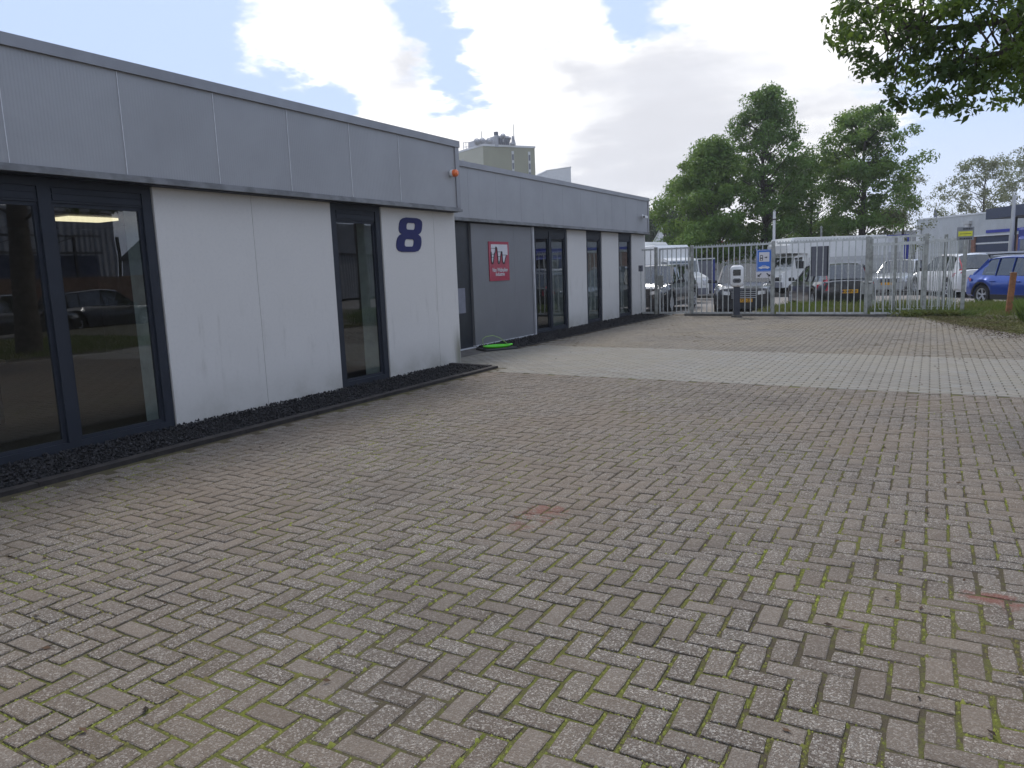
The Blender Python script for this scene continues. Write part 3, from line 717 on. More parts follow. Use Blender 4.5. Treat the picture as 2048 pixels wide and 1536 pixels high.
# reception furniture vaguely seen inside
tb = empty('office_desk', (-9.2, 3.4, 0), 0, 'dark desk standing in the room behind the big left window', 'desk')
MB().bbox(-.4, .4, -.9, .9, .70, .74, .01).build('desk_top', pm('desk_wood', (.16, .11, .07), .5), tb)
for sx in (-.34, .34):
    for sy in (-.8, .8): MB().box(sx - .025, sx + .025, sy - .025, sy + .025, .022, .70).build('leg', M_BLACK, tb)
bs = empty('window_blind', (-8.35, 19.0, 0), 0, 'pale vertical blind strips hanging behind the middle far window', 'blind')
for i in range(5): MB().box(-.01, .01, -.5 + i * .12, -.41 + i * .12, .3, 2.35).build('blind_strip', M_REVEAL, bs)

# the number 8 -----------------------------------------------------------------
def rrect(cx, cy, w, h, r, n=6, ccw=True, ex=None):
    pts = []
    for (sx, sy, a0) in ((1, 1, 0), (-1, 1, 90), (-1, -1, 180), (1, -1, 270)):
        for i in range(n + 1):
            a = math.radians(a0 + 90 * i / n); pts.append((cx + sx * (w / 2 - r) + r * math.cos(a), cy + sy * (h / 2 - r) + r * math.sin(a)))
    return pts if ccw else pts[::-1]
half = [(0, .25), (.12, .25), (.19, .235), (.235, .205), (.25, .16), (.25, .09), (.24, .05), (.215, .025), (.18, .008), (.23, -.015), (.258, -.05), (.27, -.1), (.27, -.15), (.255, -.2), (.215, -.235), (.14, -.25), (0, -.25)]
outer = half + [(-x, y) for x, y in half[-2:0:-1]]
h1 = rrect(0, .125, .19, .10, .035, ccw=False); h2 = rrect(0, -.118, .20, .11, .038, ccw=False)
sh = .22
e8 = MB((XW1, 9.06, 2.08))
def to8(u, v): return (XW1 + .012, 9.06 + (u + sh * v) * 1.12, 2.08 + v)
polyfill(e8, [outer, h1, h2], to8)
k0 = len(e8.v)
for lp in (outer, h1, h2):
    m = len(lp)
    e8.add([to8(*q) for q in lp] + [(XW1 + .002, *to8(*q)[1:]) for q in lp], [(i, (i + 1) % m, m + (i + 1) % m, m + i) for i in range(m)])
o8 = e8.build('house_number', M_NAVY8, None, loc=(XW1, 9.06, 2.08)); tag(o8, 'large dark blue bold number 8 on the white wall panel', 'number')

# red company sign ---------------------------------------------------------------
sg = empty('company_sign', (XW2 + .03, 13.5, 1.7), 0, 'red company sign with white drip logo on the grey sliding door', 'sign')
oS = (XW2 + .03, 13.5, 1.7)
MB(oS).box(XW2 + .031, XW2 + .045, 13.09, 13.91, 1.30, 2.10).build('sign_board', M_REDSIGN, sg)
xs = XW2 + .047
def toS(u, v, e=0.): return (xs + e, 13.09 + u * .82, 1.30 + v * .80)
white = [(.10, .93), (.93, .93), (.93, .66), (.87, .66), (.83, .58), (.79, .5), (.72, .46), (.66, .50), (.66, .66), (.62, .72), (.58, .62), (.54, .54), (.50, .47), (.44, .46), (.42, .60), (.39, .82), (.33, .84), (.30, .74), (.24, .70), (.20, .56), (.15, .46), (.11, .50)]
mb = MB(oS); polyfill(mb, [white], lambda u, v: toS(u, v)); mb.build('logo_field', M_SIGNW, sg)
blk = MB(oS)
path = [(.10, .74), (.105, .50), (.13, .445), (.17, .45), (.21, .56), (.25, .69), (.30, .73), (.335, .86), (.385, .84), (.42, .60), (.435, .45), (.48, .44), (.52, .50), (.56, .62), (.60, .74), (.64, .74), (.655, .50), (.70, .44), (.75, .46), (.80, .56), (.86, .66)]
for a, b in zip(path[:-1], path[1:]): blk.bar(toS(*a, .003), toS(*b, .003), .004, .028)
for (u0, u1, v) in ((.1, .3, .83), (.1, .28, .68), (.12, .2, .6), (.42, .62, .74), (.44, .56, .62), (.45, .52, .5), (.66, .84, .66)): blk.bar(toS(u0, v, .002), toS(u1, v, .002), .004, .009)
blk.build('logo_outline', M_SIGNK, sg)
loc = Vector(oS)
for body, v, sz in (('Van Wabuilen', .275, .112), ('Industrie', .165, .105)):
    P_ = Vector(toS(.5, v, .003)) - loc
    text_mesh('lettering', body, sz, M_SIGNW, sg, frame_mat(P_, (0, 1, 0)), .0025, .001, .2, 1.0)

# alarm lamp, security camera ------------------------------------------------------
al = empty('alarm_lamp', (-6.65, 10.03, 3.04), 0, 'round orange alarm flash lamp on the near fascia end', 'alarm lamp')
MB().cyl((0, 0, 0), (.05, 0, 0), .055, .06, 16).build('lamp_base', M_WHITE, al, True)
mb = MB(); mb.cyl((.05, 0, 0), (.10, 0, 0), .058, .055, 16); mb.cyl((.10, 0, 0), (.125, 0, 0), .055, .03, 16); mb.build('lamp_cap', M_ORANGE, al, True)
sc_ = empty('security_camera', (-7.75, 22.05, 2.99), 0, 'small white security camera on the far end of the fascia', 'camera')
MB().cyl((0, 0, 0), (.03, 0, 0), .05, .05, 12).build('mount', M_WHITE, sc_)
MB().cyl((.02, 0, 0), (.12, -.03, -.03), .015, .015, 8).build('arm', M_WHITE, sc_)
MB().bbox(.08, .16, -.16, .08, -.07, .0, .012).build('housing', M_WHITE, sc_)
MB().cyl((.12, -.161, -.035), (.12, -.175, -.035), .028, .028, 12).build('lens', M_BLACK, sc_)

# lime green scoop thing at the door ---------------------------------------------
pL = G(994, 699)
gp = empty('green_tub', (pL[0], pL[1], 0), math.radians(58), 'lime green shallow plastic tub with thin arched handle lying by the door', 'tub')
mb = MB()
ring_n = 28
def oval(rx, ry, z, sx=1.): return [(rx * math.cos(2 * math.pi * i / ring_n), ry * math.sin(2 * math.pi * i / ring_n), z) for i in range(ring_n)]
prof = [(.25, .17, .045), (.28, .19, .06), (.29, .2, .08), (.265, .18, .085), (.24, .155, .072), (.05, .03, .068)]
vs = []; fs = []
for r_i, (a, b, z) in enumerate(prof):
    vs += oval(a, b, z)
    if r_i:
        for i in range(ring_n): fs.append(((r_i - 1) * ring_n + i, (r_i - 1) * ring_n + (i + 1) % ring_n, r_i * ring_n + (i + 1) % ring_n, r_i * ring_n + i))
fs.append(tuple(range(ring_n - 1, -1, -1))); fs.append(tuple(range((len(prof) - 1) * ring_n, len(prof) * ring_n)))
mb.add(vs, fs); mb.build('tub_body', M_LIME, gp, True)
mb = MB(); mb.cyl((.25, .02, .065), (.36, .04, .075), .026, .018, 10); mb.build('spout', M_LIME, gp, True)
pts = [(-.27, .03, .08), (-.29, .03, .22), (-.21, .03, .265), (-.06, .03, .275), (.08, .02, .22), (.18, .01, .14), (.25, 0, .08)]
mb = MB()
for a, b in zip(pts[:-1], pts[1:]): mb.cyl(a, b, .006, .006, 8)
mb.build('handle', M_LIMEDULL, gp)
mt = empty('door_mat_block', (pL[0], pL[1], 0), math.radians(58), 'flat dark rubber block under the lime green tub', 'mat')
MB().bbox(-.36, .34, -.24, .2, .004, .043, .012).build('block', M_BLACK, mt)

# ================================================================== FENCES
FY = lambda x: 20.95 - .09 * (x + .1) + .15         # fence line
def fpt(x, z=0., dy=0.): return (x, FY(x) + dy, z)
def post(root, off, x, y, w, z1, mat=None, name='post'):
    MB(off).bbox(x - w / 2, x + w / 2, y - w / 2, y + w / 2, -.05, z1, .006).build(name, mat or M_GALVD, root)
def bars(root, off, p0, p1, z0, z1, pitch, w, mat):
    p0, p1 = Vector(p0), Vector(p1); d = p1 - p0; nn = int(d.length / pitch); first = None
    for i in range(nn):
        q = p0 + d * ((i + .5) / nn)
        if first is None:
            mb = MB(); mb.box(-w / 2, w / 2, -w / 2, w / 2, z0, z1); first = mb.build('bar', mat, root); o = first
        else:
            o = link('bar', first.data, None, root)
        o.location = q - Vector(off); o.location.z = 0
def panel(label, x0, x1, pitch, post_l=None, post_r=None, rails=((.075, .05), (1.965, .05)), barw=.025, dy=0., barz=(.05, 2.0), teeth=True, cat='fence', name='bar_fence', pw=.085, ph=2.03):
    off = (x0, FY(x0) + dy, 0)
    r = empty(name, off, 0, label, cat)
    a, b = Vector(fpt(x0 + .0, 0, dy)), Vector(fpt(x1, 0, dy))
    u = (b - a).normalized()
    for z, h in rails:
        MB(off).bar(a + u * .045 + Vector((0, 0, z)), b - u * .045 + Vector((0, 0, z)), .035, h).build('rail', M_RAIL if z > 1 else M_GALV, r)
    bars(r, off, a + u * .05, b - u * .05, barz[0], barz[1], pitch, barw, M_GALV)
    if teeth:
        mb = MB(off); nt_ = int((b - a).length / .075)
        for i in range(nt_):
            q = a + (b - a) * ((i + .5) / nt_); mb.add([(q.x - .022, q.y, barz[1] - .012), (q.x + .022, q.y, barz[1] - .012), (q.x, q.y - .01, barz[1] + .035), (q.x, q.y + .01, barz[1] + .035)], [(0, 1, 2), (0, 3, 1), (0, 2, 3), (1, 3, 2)])
        mb.build('tooth_strip', M_RAIL, r)
    for x in (post_l, post_r):
        if x is not None: post(r, off, x, FY(x) + dy, pw, ph)
    return r, off
panel('narrow barred fence piece with intercom between building and gate', -7.72, -7.25, .14, None, -7.22, teeth=False)
gate_r, off = panel('barred steel pedestrian gate beside the building end', -7.12, -6.18, .135, None, None, teeth=False, cat='gate', name='pedestrian_gate')
for x in (-7.1, -6.2): MB(off).bbox(x - .022, x + .022, FY(x) - .022, FY(x) + .022, .05, 1.99, .004).build('gate_stile', M_GALV, gate_r)
MB(off).bbox(-7.14, -6.98, FY(-7.1) - .07, FY(-7.1) - .03, .85, 1.2, .01).build('lock_case', M_GALVD, gate_r)
MB(off).bar((-7.05, FY(-7.05) - .1, 1.02), (-6.9, FY(-6.95) - .1, 1.02), .02).build('handle', M_GALVD, gate_r)
MB(off).bbox(-6.96, -6.72, FY(-6.9) - .02, FY(-6.9) + .02, .0, .03, .004).build('floor_stop', M_GALVD, gate_r)
panel('barred fence panel behind the white charging post with toothed top', -6.1, -3.8, .152, -6.1, -3.8)
panel('barred fence panel in front of the black estate car', -3.74, -1.45, .152, None, -1.45)
panel('fence section with double top rail right of the white letter box', -1.38, -.13, .172, None, -.13, rails=((.075, .05), (1.80, .045), (1.985, .05)), barz=(.05, 1.98))
panel('short barred fence section ending at the yellow warning sign post', -.08, .64, .11, None, .68, rails=((.075, .04), (1.86, .04)), barz=(.04, 1.92), barw=.024, teeth=False, ph=1.98)
panel('sliding gate leaf of dense bars standing just behind the fence', -1.45, .55, .082, -1.42, -.85, dy=.9, rails=((.12, .04), (1.84, .05)), barz=(.1, 1.86), barw=.018, teeth=False, cat='gate', name='sliding_gate')
panel('second row of dense fence bars standing behind the sliding gate', -1.5, .62, .105, -.2, .3, dy=2.1, rails=((.12, .04), (1.86, .04)), barz=(.1, 1.9), barw=.02, teeth=False)
kerb_run('fence_kerb', 'long dark concrete kerb under the barred fence', [(-6.28, FY(-6.28) - .1), (-.2, FY(-.2) - .1)], .16, .055, M_KERBG, 1.0)
MB().add([(-6.28, FY(-6.28) - .04, .012), (-.2, FY(-.2) - .04, .012), (-.2, FY(-.2) + .2, .012), (-6.28, FY(-6.28) + .2, .012)], [(0, 1, 2, 3)]).build('kerb_bed', M_KERBG, g0)
ic = empty('intercom', (-7.72, FY(-7.5) - .1, 1.42), 0, 'small grey intercom box on the fence beside the building corner', 'intercom')
MB().bbox(-.02, .11, -.03, .03, -.09, .09, .01).build('box', M_GREYP, ic); MB().cyl((.045, -.031, .03), (.045, -.036, .03), .02, .02, 10).build('speaker', M_BLACK, ic)
MB().bar((.05, 0, -.09), (.05, 0, -1.3), .02).build('conduit', M_GALV, ic)
tp = empty('tall_pole', (-3.8, FY(-3.8) + .06, 0), 0, 'tall white round pole rising above the fence post', 'pole')
MB().cyl((0, 0, 0), (0, 0, 1.9), .045, .045, 12).build('lower_tube', M_GALVD, tp, True)
MB().cyl((0, 0, 1.9), (0, 0, 2.82), .036, .034, 12).build('upper_tube', M_WHITE, tp, True)
MB().cyl((0, 0, 2.82), (0, 0, 2.87), .037, .012, 12).build('cap', M_GALVD, tp, True)
MB().cyl((0, 0, 2.60), (0, 0, 2.63), .046, .046, 12).build('clamp', M_BLACK, tp, True)

# charging station -----------------------------------------------------------------
cs = empty('charging_station', (-4.66, 20.95, 0), math.radians(12), 'white two-socket car charging station on dark post in front of the fence', 'charging station')
MB().bbox(-.085, .085, -.07, .07, 0, .92, .015).build('pedestal', pm('dark_slate_pedestal', (.03, .034, .048), .5), cs)
MB().bbox(-.14, .14, -.12, .12, 0, .06, .01).build('foot', M_KERBG, cs)
def loft_plate(pts, y0, y1, bev):
    """rounded plate facing -Y"""
    mb = MB(); n_ = len(pts); cxm = sum(p[0] for p in pts) / n_; czm = sum(p[1] for p in pts) / n_
    def ins(k): return [(cxm + (x - cxm) * k, czm + (z - czm) * k) for x, z in pts]
    rings = [(pts, y1), (pts, y0 + bev), (ins(.93), y0 + bev * .3), (ins(.86), y0)]
    vs = [(x, y, z) for r, y in rings for x, z in r]; fs = []
    for r in range(3):
        for i in range(n_): fs.append((r * n_ + i, r * n_ + (i + 1) % n_, (r + 1) * n_ + (i + 1) % n_, (r + 1) * n_ + i))
    fs += [tuple(range(n_ - 1, -1, -1)), tuple(range(3 * n_, 4 * n_))]
    return mb.add(vs, fs)
head = rrect(0, 1.12, .38, .58, .09, 8)
head = [(x * (1.0 - .12 * abs((z - 1.12) / .29) ** 2), z) for x, z in head]
loft_plate(head, -.13, .08, .05).build('head', M_WHITE, cs, True)
MB().prism(rrect(0, 1.22, .20, .165, .012), -.138, -.128).build('screen', pm('dark_screen', (.02, .022, .022), .15, coat=.5), cs)
mb = MB(); mb.prism(rrect(0, 1.0, .215, .12, .055), -.137, -.128); mb.build('socket_cover', pm('grey_socket_cover', (.09, .095, .10), .4), cs)
mb = MB(); mb.prism(rrect(0, 1.0, .12, .05, .022), -.142, -.136); mb.build('socket', M_BLACK, cs)
MB().prism(rrect(.03, .875, .03, .012, .004), -.136, -.131).build('logo', pm('red_mark', (.3, .12, .1), .5), cs)

# charging sign ----------------------------------------------------------------------
A_ = PY(1509.5, 500, 21.02); B_ = PY(1536.5, 541, 21.02)
xc, zc = (A_[0] + B_[0]) / 2, (A_[2] + B_[2]) / 2
W_, H_ = .40, .60
rs = empty('charging_sign', (xc, FY(xc) - .06, 1.1), math.radians(8), 'blue electric car charging sign with two arrows on the fence', 'sign')
zb = 1.215 - 1.1; zt = zb + H_
def plate(name, cx, cz, w, h, r, y, t, mat): MB().prism(rrect(cx, cz, w, h, r), y - t, y).build(name, mat, rs)
plate('backplate', 0, zb + H_ / 2, W_, H_, .03, 0, .012, M_BLUESIGN)
mb = MB()
for sgn in (0, 1):
    pass
o1, o2 = rrect(0, zb + H_ / 2, W_ - .022, H_ - .022, .025), rrect(0, zb + H_ / 2, W_ - .04, H_ - .04, .02, ccw=False)
polyfill(mb, [o1, o2], lambda u, v: (u, -.0145, v)); mb.build('white_border', M_SIGNW, rs)
plate('symbol_field', 0, zb + .40, .27, .26, .015, -.0125, .003, M_SIGNW)
mb = MB(); mb.prism([(-.11, zb + .30), (-.035, zb + .30), (-.035, zb + .44), (-.05, zb + .45), (-.10, zb + .45), (-.11, zb + .44)], -.019, -.016)
mb.build('pump_symbol', M_SIGNK, rs)
mb = MB(); mb.prism([(-.095, zb + .385), (-.05, zb + .385), (-.05, zb + .43), (-.095, zb + .43)], -.022, -.0195); mb.prism([(-.095, zb + .31), (-.05, zb + .31), (-.055, zb + .35), (-.09, zb + .36)], -.022, -.0195); mb.build('pump_window', M_SIGNW, rs)
mb = MB(); mb.prism([(.015, zb + .385), (.045, zb + .405), (.07, zb + .405), (.07, zb + .365), (.045, zb + .365)], -.019, -.016); mb.prism([(.07, zb + .395), (.09, zb + .395), (.09, zb + .387), (.07, zb + .387)], -.019, -.016); mb.prism([(-.005, zb + .382), (.015, zb + .382), (.015, zb + .389), (-.005, zb + .389)], -.019, -.016)
mb.build('plug_symbol', M_SIGNK, rs)
carp = [(-.14, .095), (-.145, .115), (-.12, .13), (-.075, .14), (-.045, .17), (.035, .172), (.07, .145), (.125, .135), (.145, .115), (.14, .095), (.115, .09), (.10, .075), (.075, .075), (.06, .09), (-.05, .09), (-.065, .075), (-.09, .075), (-.105, .09)]
mb = MB(); polyfill(mb, [carp, [(-.06, .14), (-.035, .16), (.03, .162), (.05, .142)][::-1]], lambda u, v: (u, -.015, zb + v)); mb.build('car_symbol', M_SIGNW, rs)
mb = MB(); mb.prism(rrect(0, zb - .085, W_ + .02, .165, .01), -.012, 0); mb.build('arrow_plate', M_SIGNW, rs)
mb = MB()
for s in (-1, 1):
    q = [(.165, -.15), (.095, -.15), (.118, -.127), (.06, -.07), (.08, -.05), (.138, -.107), (.165, -.08)]
    mb.prism([(s * a, zb + b + .015) for a, b in q], -.016, -.0125)
mb.build('arrow_symbol', M_SIGNK, rs)
mb = MB(); mb.bar((.19, .02, -.9), (.19, .02, zt + .02), .03); mb.build('mounting_bar', M_GALV, rs)
# sign seen from behind
q0, q1 = PY(1622, 493, 21.2), PY(1652, 552, 21.2)
bs_ = empty('grey_sign_back', ((q0[0] + q1[0]) / 2, FY(-2.6) + .05, q1[2]), math.radians(5), 'plain grey back of a sign board fixed behind the fence bars', 'sign')
w2 = (q1[0] - q0[0]) / 2 + .03; hh = q0[2] - q1[2]
MB().box(-w2, w2, 0, .012, 0, hh).build('sheet', M_GREYP, bs_)
for x in (-w2 + .02, w2 - .02): MB().box(x - .018, x + .018, -.016, -.001, 0, hh).build('edge_profile', M_FRAME, bs_)
# letter box
q0, q1 = PY(1724, 566, 21.0), PY(1742, 589, 21.0)
lb = empty('letter_box', ((q0[0] + q1[0]) / 2, FY(-1.4) + .02, q1[2]), math.radians(5), 'small pale letter box hanging on the fence post', 'box')
MB().bbox(-.125, .125, .05, .14, 0, .33, .012).build('case', pm('pale_box', (.45, .46, .44), .5), lb)
MB().box(-.09, .09, .042, .049, .26, .275).build('slot', M_BLACK, lb)
# yellow warning sign
q0, q1 = PY(1918, 457, 21.25), PY(1942, 480, 21.25)
ws_ = empty('warning_sign', ((q0[0] + q1[0]) / 2, FY(.65) - .05, q1[2]), math.radians(4), 'grey and yellow warning plate on top of the fence end post', 'sign')
w2 = .175; hh = q0[2] - q1[2] + .02
MB().box(-w2, w2, 0, .006, 0, hh).build('plate', pm('grey_plate', (.24, .25, .27), .5), ws_)
MB().box(-w2 + .03, w2 - .03, -.004, -.001, hh * .3, hh * .68).build('yellow_band', M_YELLOW, ws_)
mb = MB(); random.seed(3)
for r_, z_ in ((0, hh * .86), (1, hh * .12)):
    x_ = -w2 + (.12 if r_ == 0 else .06)
    while x_ < w2 - .05:
        wd = random.uniform(.012, .03); mb.box(x_, x_ + wd, -.004, -.001, z_ - .018, z_ + .018); x_ += wd + .01
mb.box(-w2 + .06, w2 - .06, -.007, -.005, hh * .47, hh * .50)
mb.build('print', M_SIGNK, ws_)
MB().bar((.0, .02, -.1), (.0, .02, hh * .3), .03).build('bracket', M_GALV, ws_)
# wooden post right
wp = G(2016, 630)
pq = empty('wooden_post', (wp[0], wp[1], 0), .2, 'leaning orange brown wooden post at the edge of the grass', 'post')
o = MB().bbox(-.06, .06, -.05, .05, -.1, 1.02, .008); ob = o.build('stake', M_WOODPOST, pq); ob.rotation_euler = (0, math.radians(3.5), 0)
MB().cyl((0, 0, 1.02), (0, 0, 1.03), .03, .03, 8).build('nail_head', M_GALV, pq)

# ================================================================== VERGES AND GRASS
M_SOIL = pm('dry_soil_and_moss', (.085, .075, .045), .95, var=.45, scale=5, bump=1., bscale=40, dirt=(.055, .065, .02, .8))
def lawn(name, pts, z, mat, kind='structure'):
    r = MB()
    # irregular edge
    out = []
    m = len(pts)
    for i in range(m):
        a, b = np.array(pts[i]), np.array(pts[(i + 1) % m]); d = b - a; ln = np.linalg.norm(d); k = max(1, int(ln / .35)); nrm = np.array([-d[1], d[0]]) / max(ln, 1e-6)
        for j in range(k):
            p = a + d * j / k + (nrm * rng.normal(0, .07) if 0 < j else 0); out.append((p[0], p[1]))
    vs = [Vector((a, b, 0)) for a, b in out]
    tr = tessellate_polygon([vs])
    r.add([(a, b, z) for a, b in out], [tuple(t) for t in tr])
    o = r.build(name, mat); tag(o, kind=kind)
    return o
v1 = lawn('verge', [(-4.6, FY(-4.6) + .12), (.66, FY(.66) + .1), (.66, 26.2), (-4.2, 25.6), (-4.8, 24.)], .004, M_SOIL)
edge_pts = [tuple(G(1855, 632)[:2]), tuple(G(1930, 640)[:2]), tuple(G(1985, 652)[:2]), tuple(G(2048, 664)[:2]), (2.4, 15.2), (3.0, 14.3), (9, 12), (14, 14), (14, 27), (.66, 26.2), (.66, FY(.66))]
v2 = lawn('verge', edge_pts, .014, M_SOIL)
v3 = lawn('lawn', [(3.2, -6), (13, -6), (13, 12), (9, 12), (3.0, 14.3), (3.1, 5)], .012, M_SOIL)
def blades(name, label, N_, fx, hmin, hmax, w, mat, z=.01, lean=.35):
    P = fx(N_); k = len(P)
    h = rng.uniform(hmin, hmax, k); a = rng.uniform(0, 6.28, k); le = rng.normal(0, lean, (k, 2)) * h[:, None]
    dx, dy = np.cos(a) * w, np.sin(a) * w
    b0 = np.stack([P[:, 0] - dx, P[:, 1] - dy, np.full(k, z)], 1); b1 = np.stack([P[:, 0] + dx, P[:, 1] + dy, np.full(k, z)], 1)
    mid = np.stack([P[:, 0] + dx * .6 + le[:, 0] * .4, P[:, 1] + dy * .6 + le[:, 1] * .4, z + h * .55], 1)
    t = np.stack([P[:, 0] + le[:, 0], P[:, 1] + le[:, 1], z + h], 1)
    o = quads(name, np.stack([b0, b1, mid, t], 1), mat); tag(o, label, 'grass', kind='stuff'); return o
def inpoly(poly):
    poly = np.array(poly)
    def f(P):
        x, y = P[:, 0], P[:, 1]; c = np.zeros(len(P), bool); j = len(poly) - 1
        for i in range(len(poly)):
            xi, yi, xj, yj = *poly[i], *poly[j]
            c ^= ((yi > y) != (yj > y)) & (x < (xj - xi) * (y - yi) / (yj - yi + 1e-9) + xi); j = i
        return c
    return f
def scatter(poly, dens):
    poly = np.array(poly); lo, hi = poly.min(0), poly.max(0)
    def fx(n):
        P = lo + (hi - lo) * rng.random((n, 2)); P = P[inpoly(poly)(P)]
        return P[dens(P) > rng.random(len(P))]
    return fx
patch2 = lambda P: np.clip(.45 + .5 * np.sin(P[:, 0] * 2.3 + P[:, 1]) * np.cos(P[:, 1] * 1.9) + .3 * np.sin(P[:, 0] * 7 + P[:, 1] * 5), .05, 1)
blades('grass', 'rough green grass growing behind the barred fence under the black estate car', 26000, scatter([(-4.3, FY(-4.3) + .15), (.62, FY(.62) + .15), (.62, 26), (-4.0, 25.4)], patch2), .05, .26, .006, M_GRASS)
right_poly = [(.75, 20.6), (1.25, 19.6), (2.1, 18.4), (5.0, 17.8), (5, 26.2), (.75, 26.2)]
dr = lambda P: np.clip((P[:, 1] - 20.4 + .1 * P[:, 0]) / 2.2, .03, 1) * np.clip(.7 + .4 * np.sin(P[:, 0] * 4 + P[:, 1] * 3), .2, 1)
blades('grass', 'bright green grass verge in front of the blue car', 42000, scatter(right_poly, dr), .04, .17, .006, M_GRASS)
tc_ = G(2036, 648)
def tall(n):
    P = np.stack([tc_[0] + .3 + np.abs(rng.normal(.1, .4, n)) - .18, tc_[1] + .6 + rng.normal(0, .5, n)], 1); return P
blades('tall_grass', 'tall green grass clump at the right picture edge beside the wooden post', 5200, tall, .2, .52, .006, M_TALLGRASS, lean=.2)
wc_ = G(1868, 634)
def wd(n): return np.stack([wc_[0] + rng.normal(0, .32, n), wc_[1] + .12 + rng.normal(0, .12, n)], 1)
blades('weed_clump', 'flattened green and brown weeds at the fence foot on the paving', 1900, wd, .05, .2, .012, M_GRASS, lean=1.1)
lawnfx = scatter([(3.2, 1), (10, 1), (10, 13), (3.1, 14)], lambda P: np.full(len(P), .8))
blades('grass', 'lawn at the right of the yard under the overhanging tree', 26000, lawnfx, .04, .12, .01, M_GRASS)
def low(n):
    t = rng.random(n); e0, e1 = G(1850, 634), G(2075, 672)
    P = np.array(e0)[None, :2] * (1 - t)[:, None] + np.array(e1)[None, :2] * t[:, None]; P[:, 1] += np.abs(rng.normal(0, 1.5, n)) * (.35 + t) - .12; P[:, 0] += rng.normal(0, .15, n)
    return P[np.sin(P[:, 0] * 6 + P[:, 1] * 4) + rng.normal(0, .6, len(P)) > -.5]
blades('low_moss', 'flat moss and short grass creeping over the pavers at the verge edge', 34000, low, .008, .045, .011, island_mat('creeping_moss_blade', (.10, .10, .035), (.19, .18, .07), (.14, .11, .06), .9, .1), lean=1.2)
# soil crumbs spilling on the stones
k = 1500
t = rng.random(k); e0, e1 = G(1900, 646), G(2060, 676)
P = np.array(e0)[None] * (1 - t)[:, None] + np.array(e1)[None] * t[:, None]; P[:, 1] -= rng.exponential(.35, k) * t + .0; P[:, 0] += rng.normal(0, .25, k)
s_ = rng.uniform(.004, .014, k); base = np.array([(1, 0, 0), (-1, 0, 0), (0, 1, 0), (0, -1, 0), (0, 0, .7), (0, 0, -.3)], float)
V = base[None] * s_[:, None, None] * rng.uniform(.5, 1.3, (k, 6, 1)) + np.stack([P[:, 0], P[:, 1], np.full(k, .012)], 1)[:, None]
tag(inst('soil_crumbs', V, [(4, 0, 2), (4, 2, 1), (4, 1, 3), (4, 3, 0), (5, 2, 0), (5, 1, 2), (5, 3, 1), (5, 0, 3)], M_LITTER), 'dark soil crumbs spilling from the verge onto the pavers', 'soil', kind='stuff')

# parking ground behind the fence
def park_mat():
    m, n, b = newmat('parking_brick_paving')
    geo = N('ShaderNodeNewGeometry', n)
    br = N('ShaderNodeTexBrick', n); L(geo.outputs['Position'], br.inputs['Vector'], n)
    br.inputs['Scale'].default_value = 1; br.inputs['Brick Width'].default_value = .21; br.inputs['Row Height'].default_value = .105; br.inputs['Mortar Size'].default_value = .006
    br.inputs['Color1'].default_value = (.25, .225, .20, 1); br.inputs['Color2'].default_value = (.20, .18, .165, 1); br.inputs['Mortar'].default_value = (.08, .07, .06, 1)
    c = mixc(ramp(noise(geo.outputs['Position'], .5, 5, .6, n).outputs[0], .4, .7, n, 0, .4), br.outputs[0], (.19, .18, .16), n)
    L(c, b.inputs['Base Color'], n); b.inputs['Roughness'].default_value = .9
    return m
pk = MB(); pk.add([(-40, 23.6, -.165), (-4.9, 21.4, -.165), (-4.9, 26.0, -.165), (20, 27.4, -.165), (30, 50, -.165), (-40, 50, -.165)], [tuple(range(6))])
tag(pk.build('parking_area', park_mat()), kind='structure')
rd = MB(); rd.add([(-60, 50.2, -.155), (50, 44., -.155), (50, 58, -.155), (-60, 64, -.155)], [(0, 1, 2, 3)])
tag(rd.build('road', pm('road_asphalt', (.09, .09, .092), .9, var=.15, scale=.5)), kind='structure')
kb = MB()
for i in range(30):
    x = -24 + i * 1.0; kb.box(x + .005, x + .995, 36.0, 36.16, -.18, -.04)
tag(kb.build('parking_kerb', M_KERBG), 'pale concrete kerb crossing the parking area behind the cars', 'kerb')

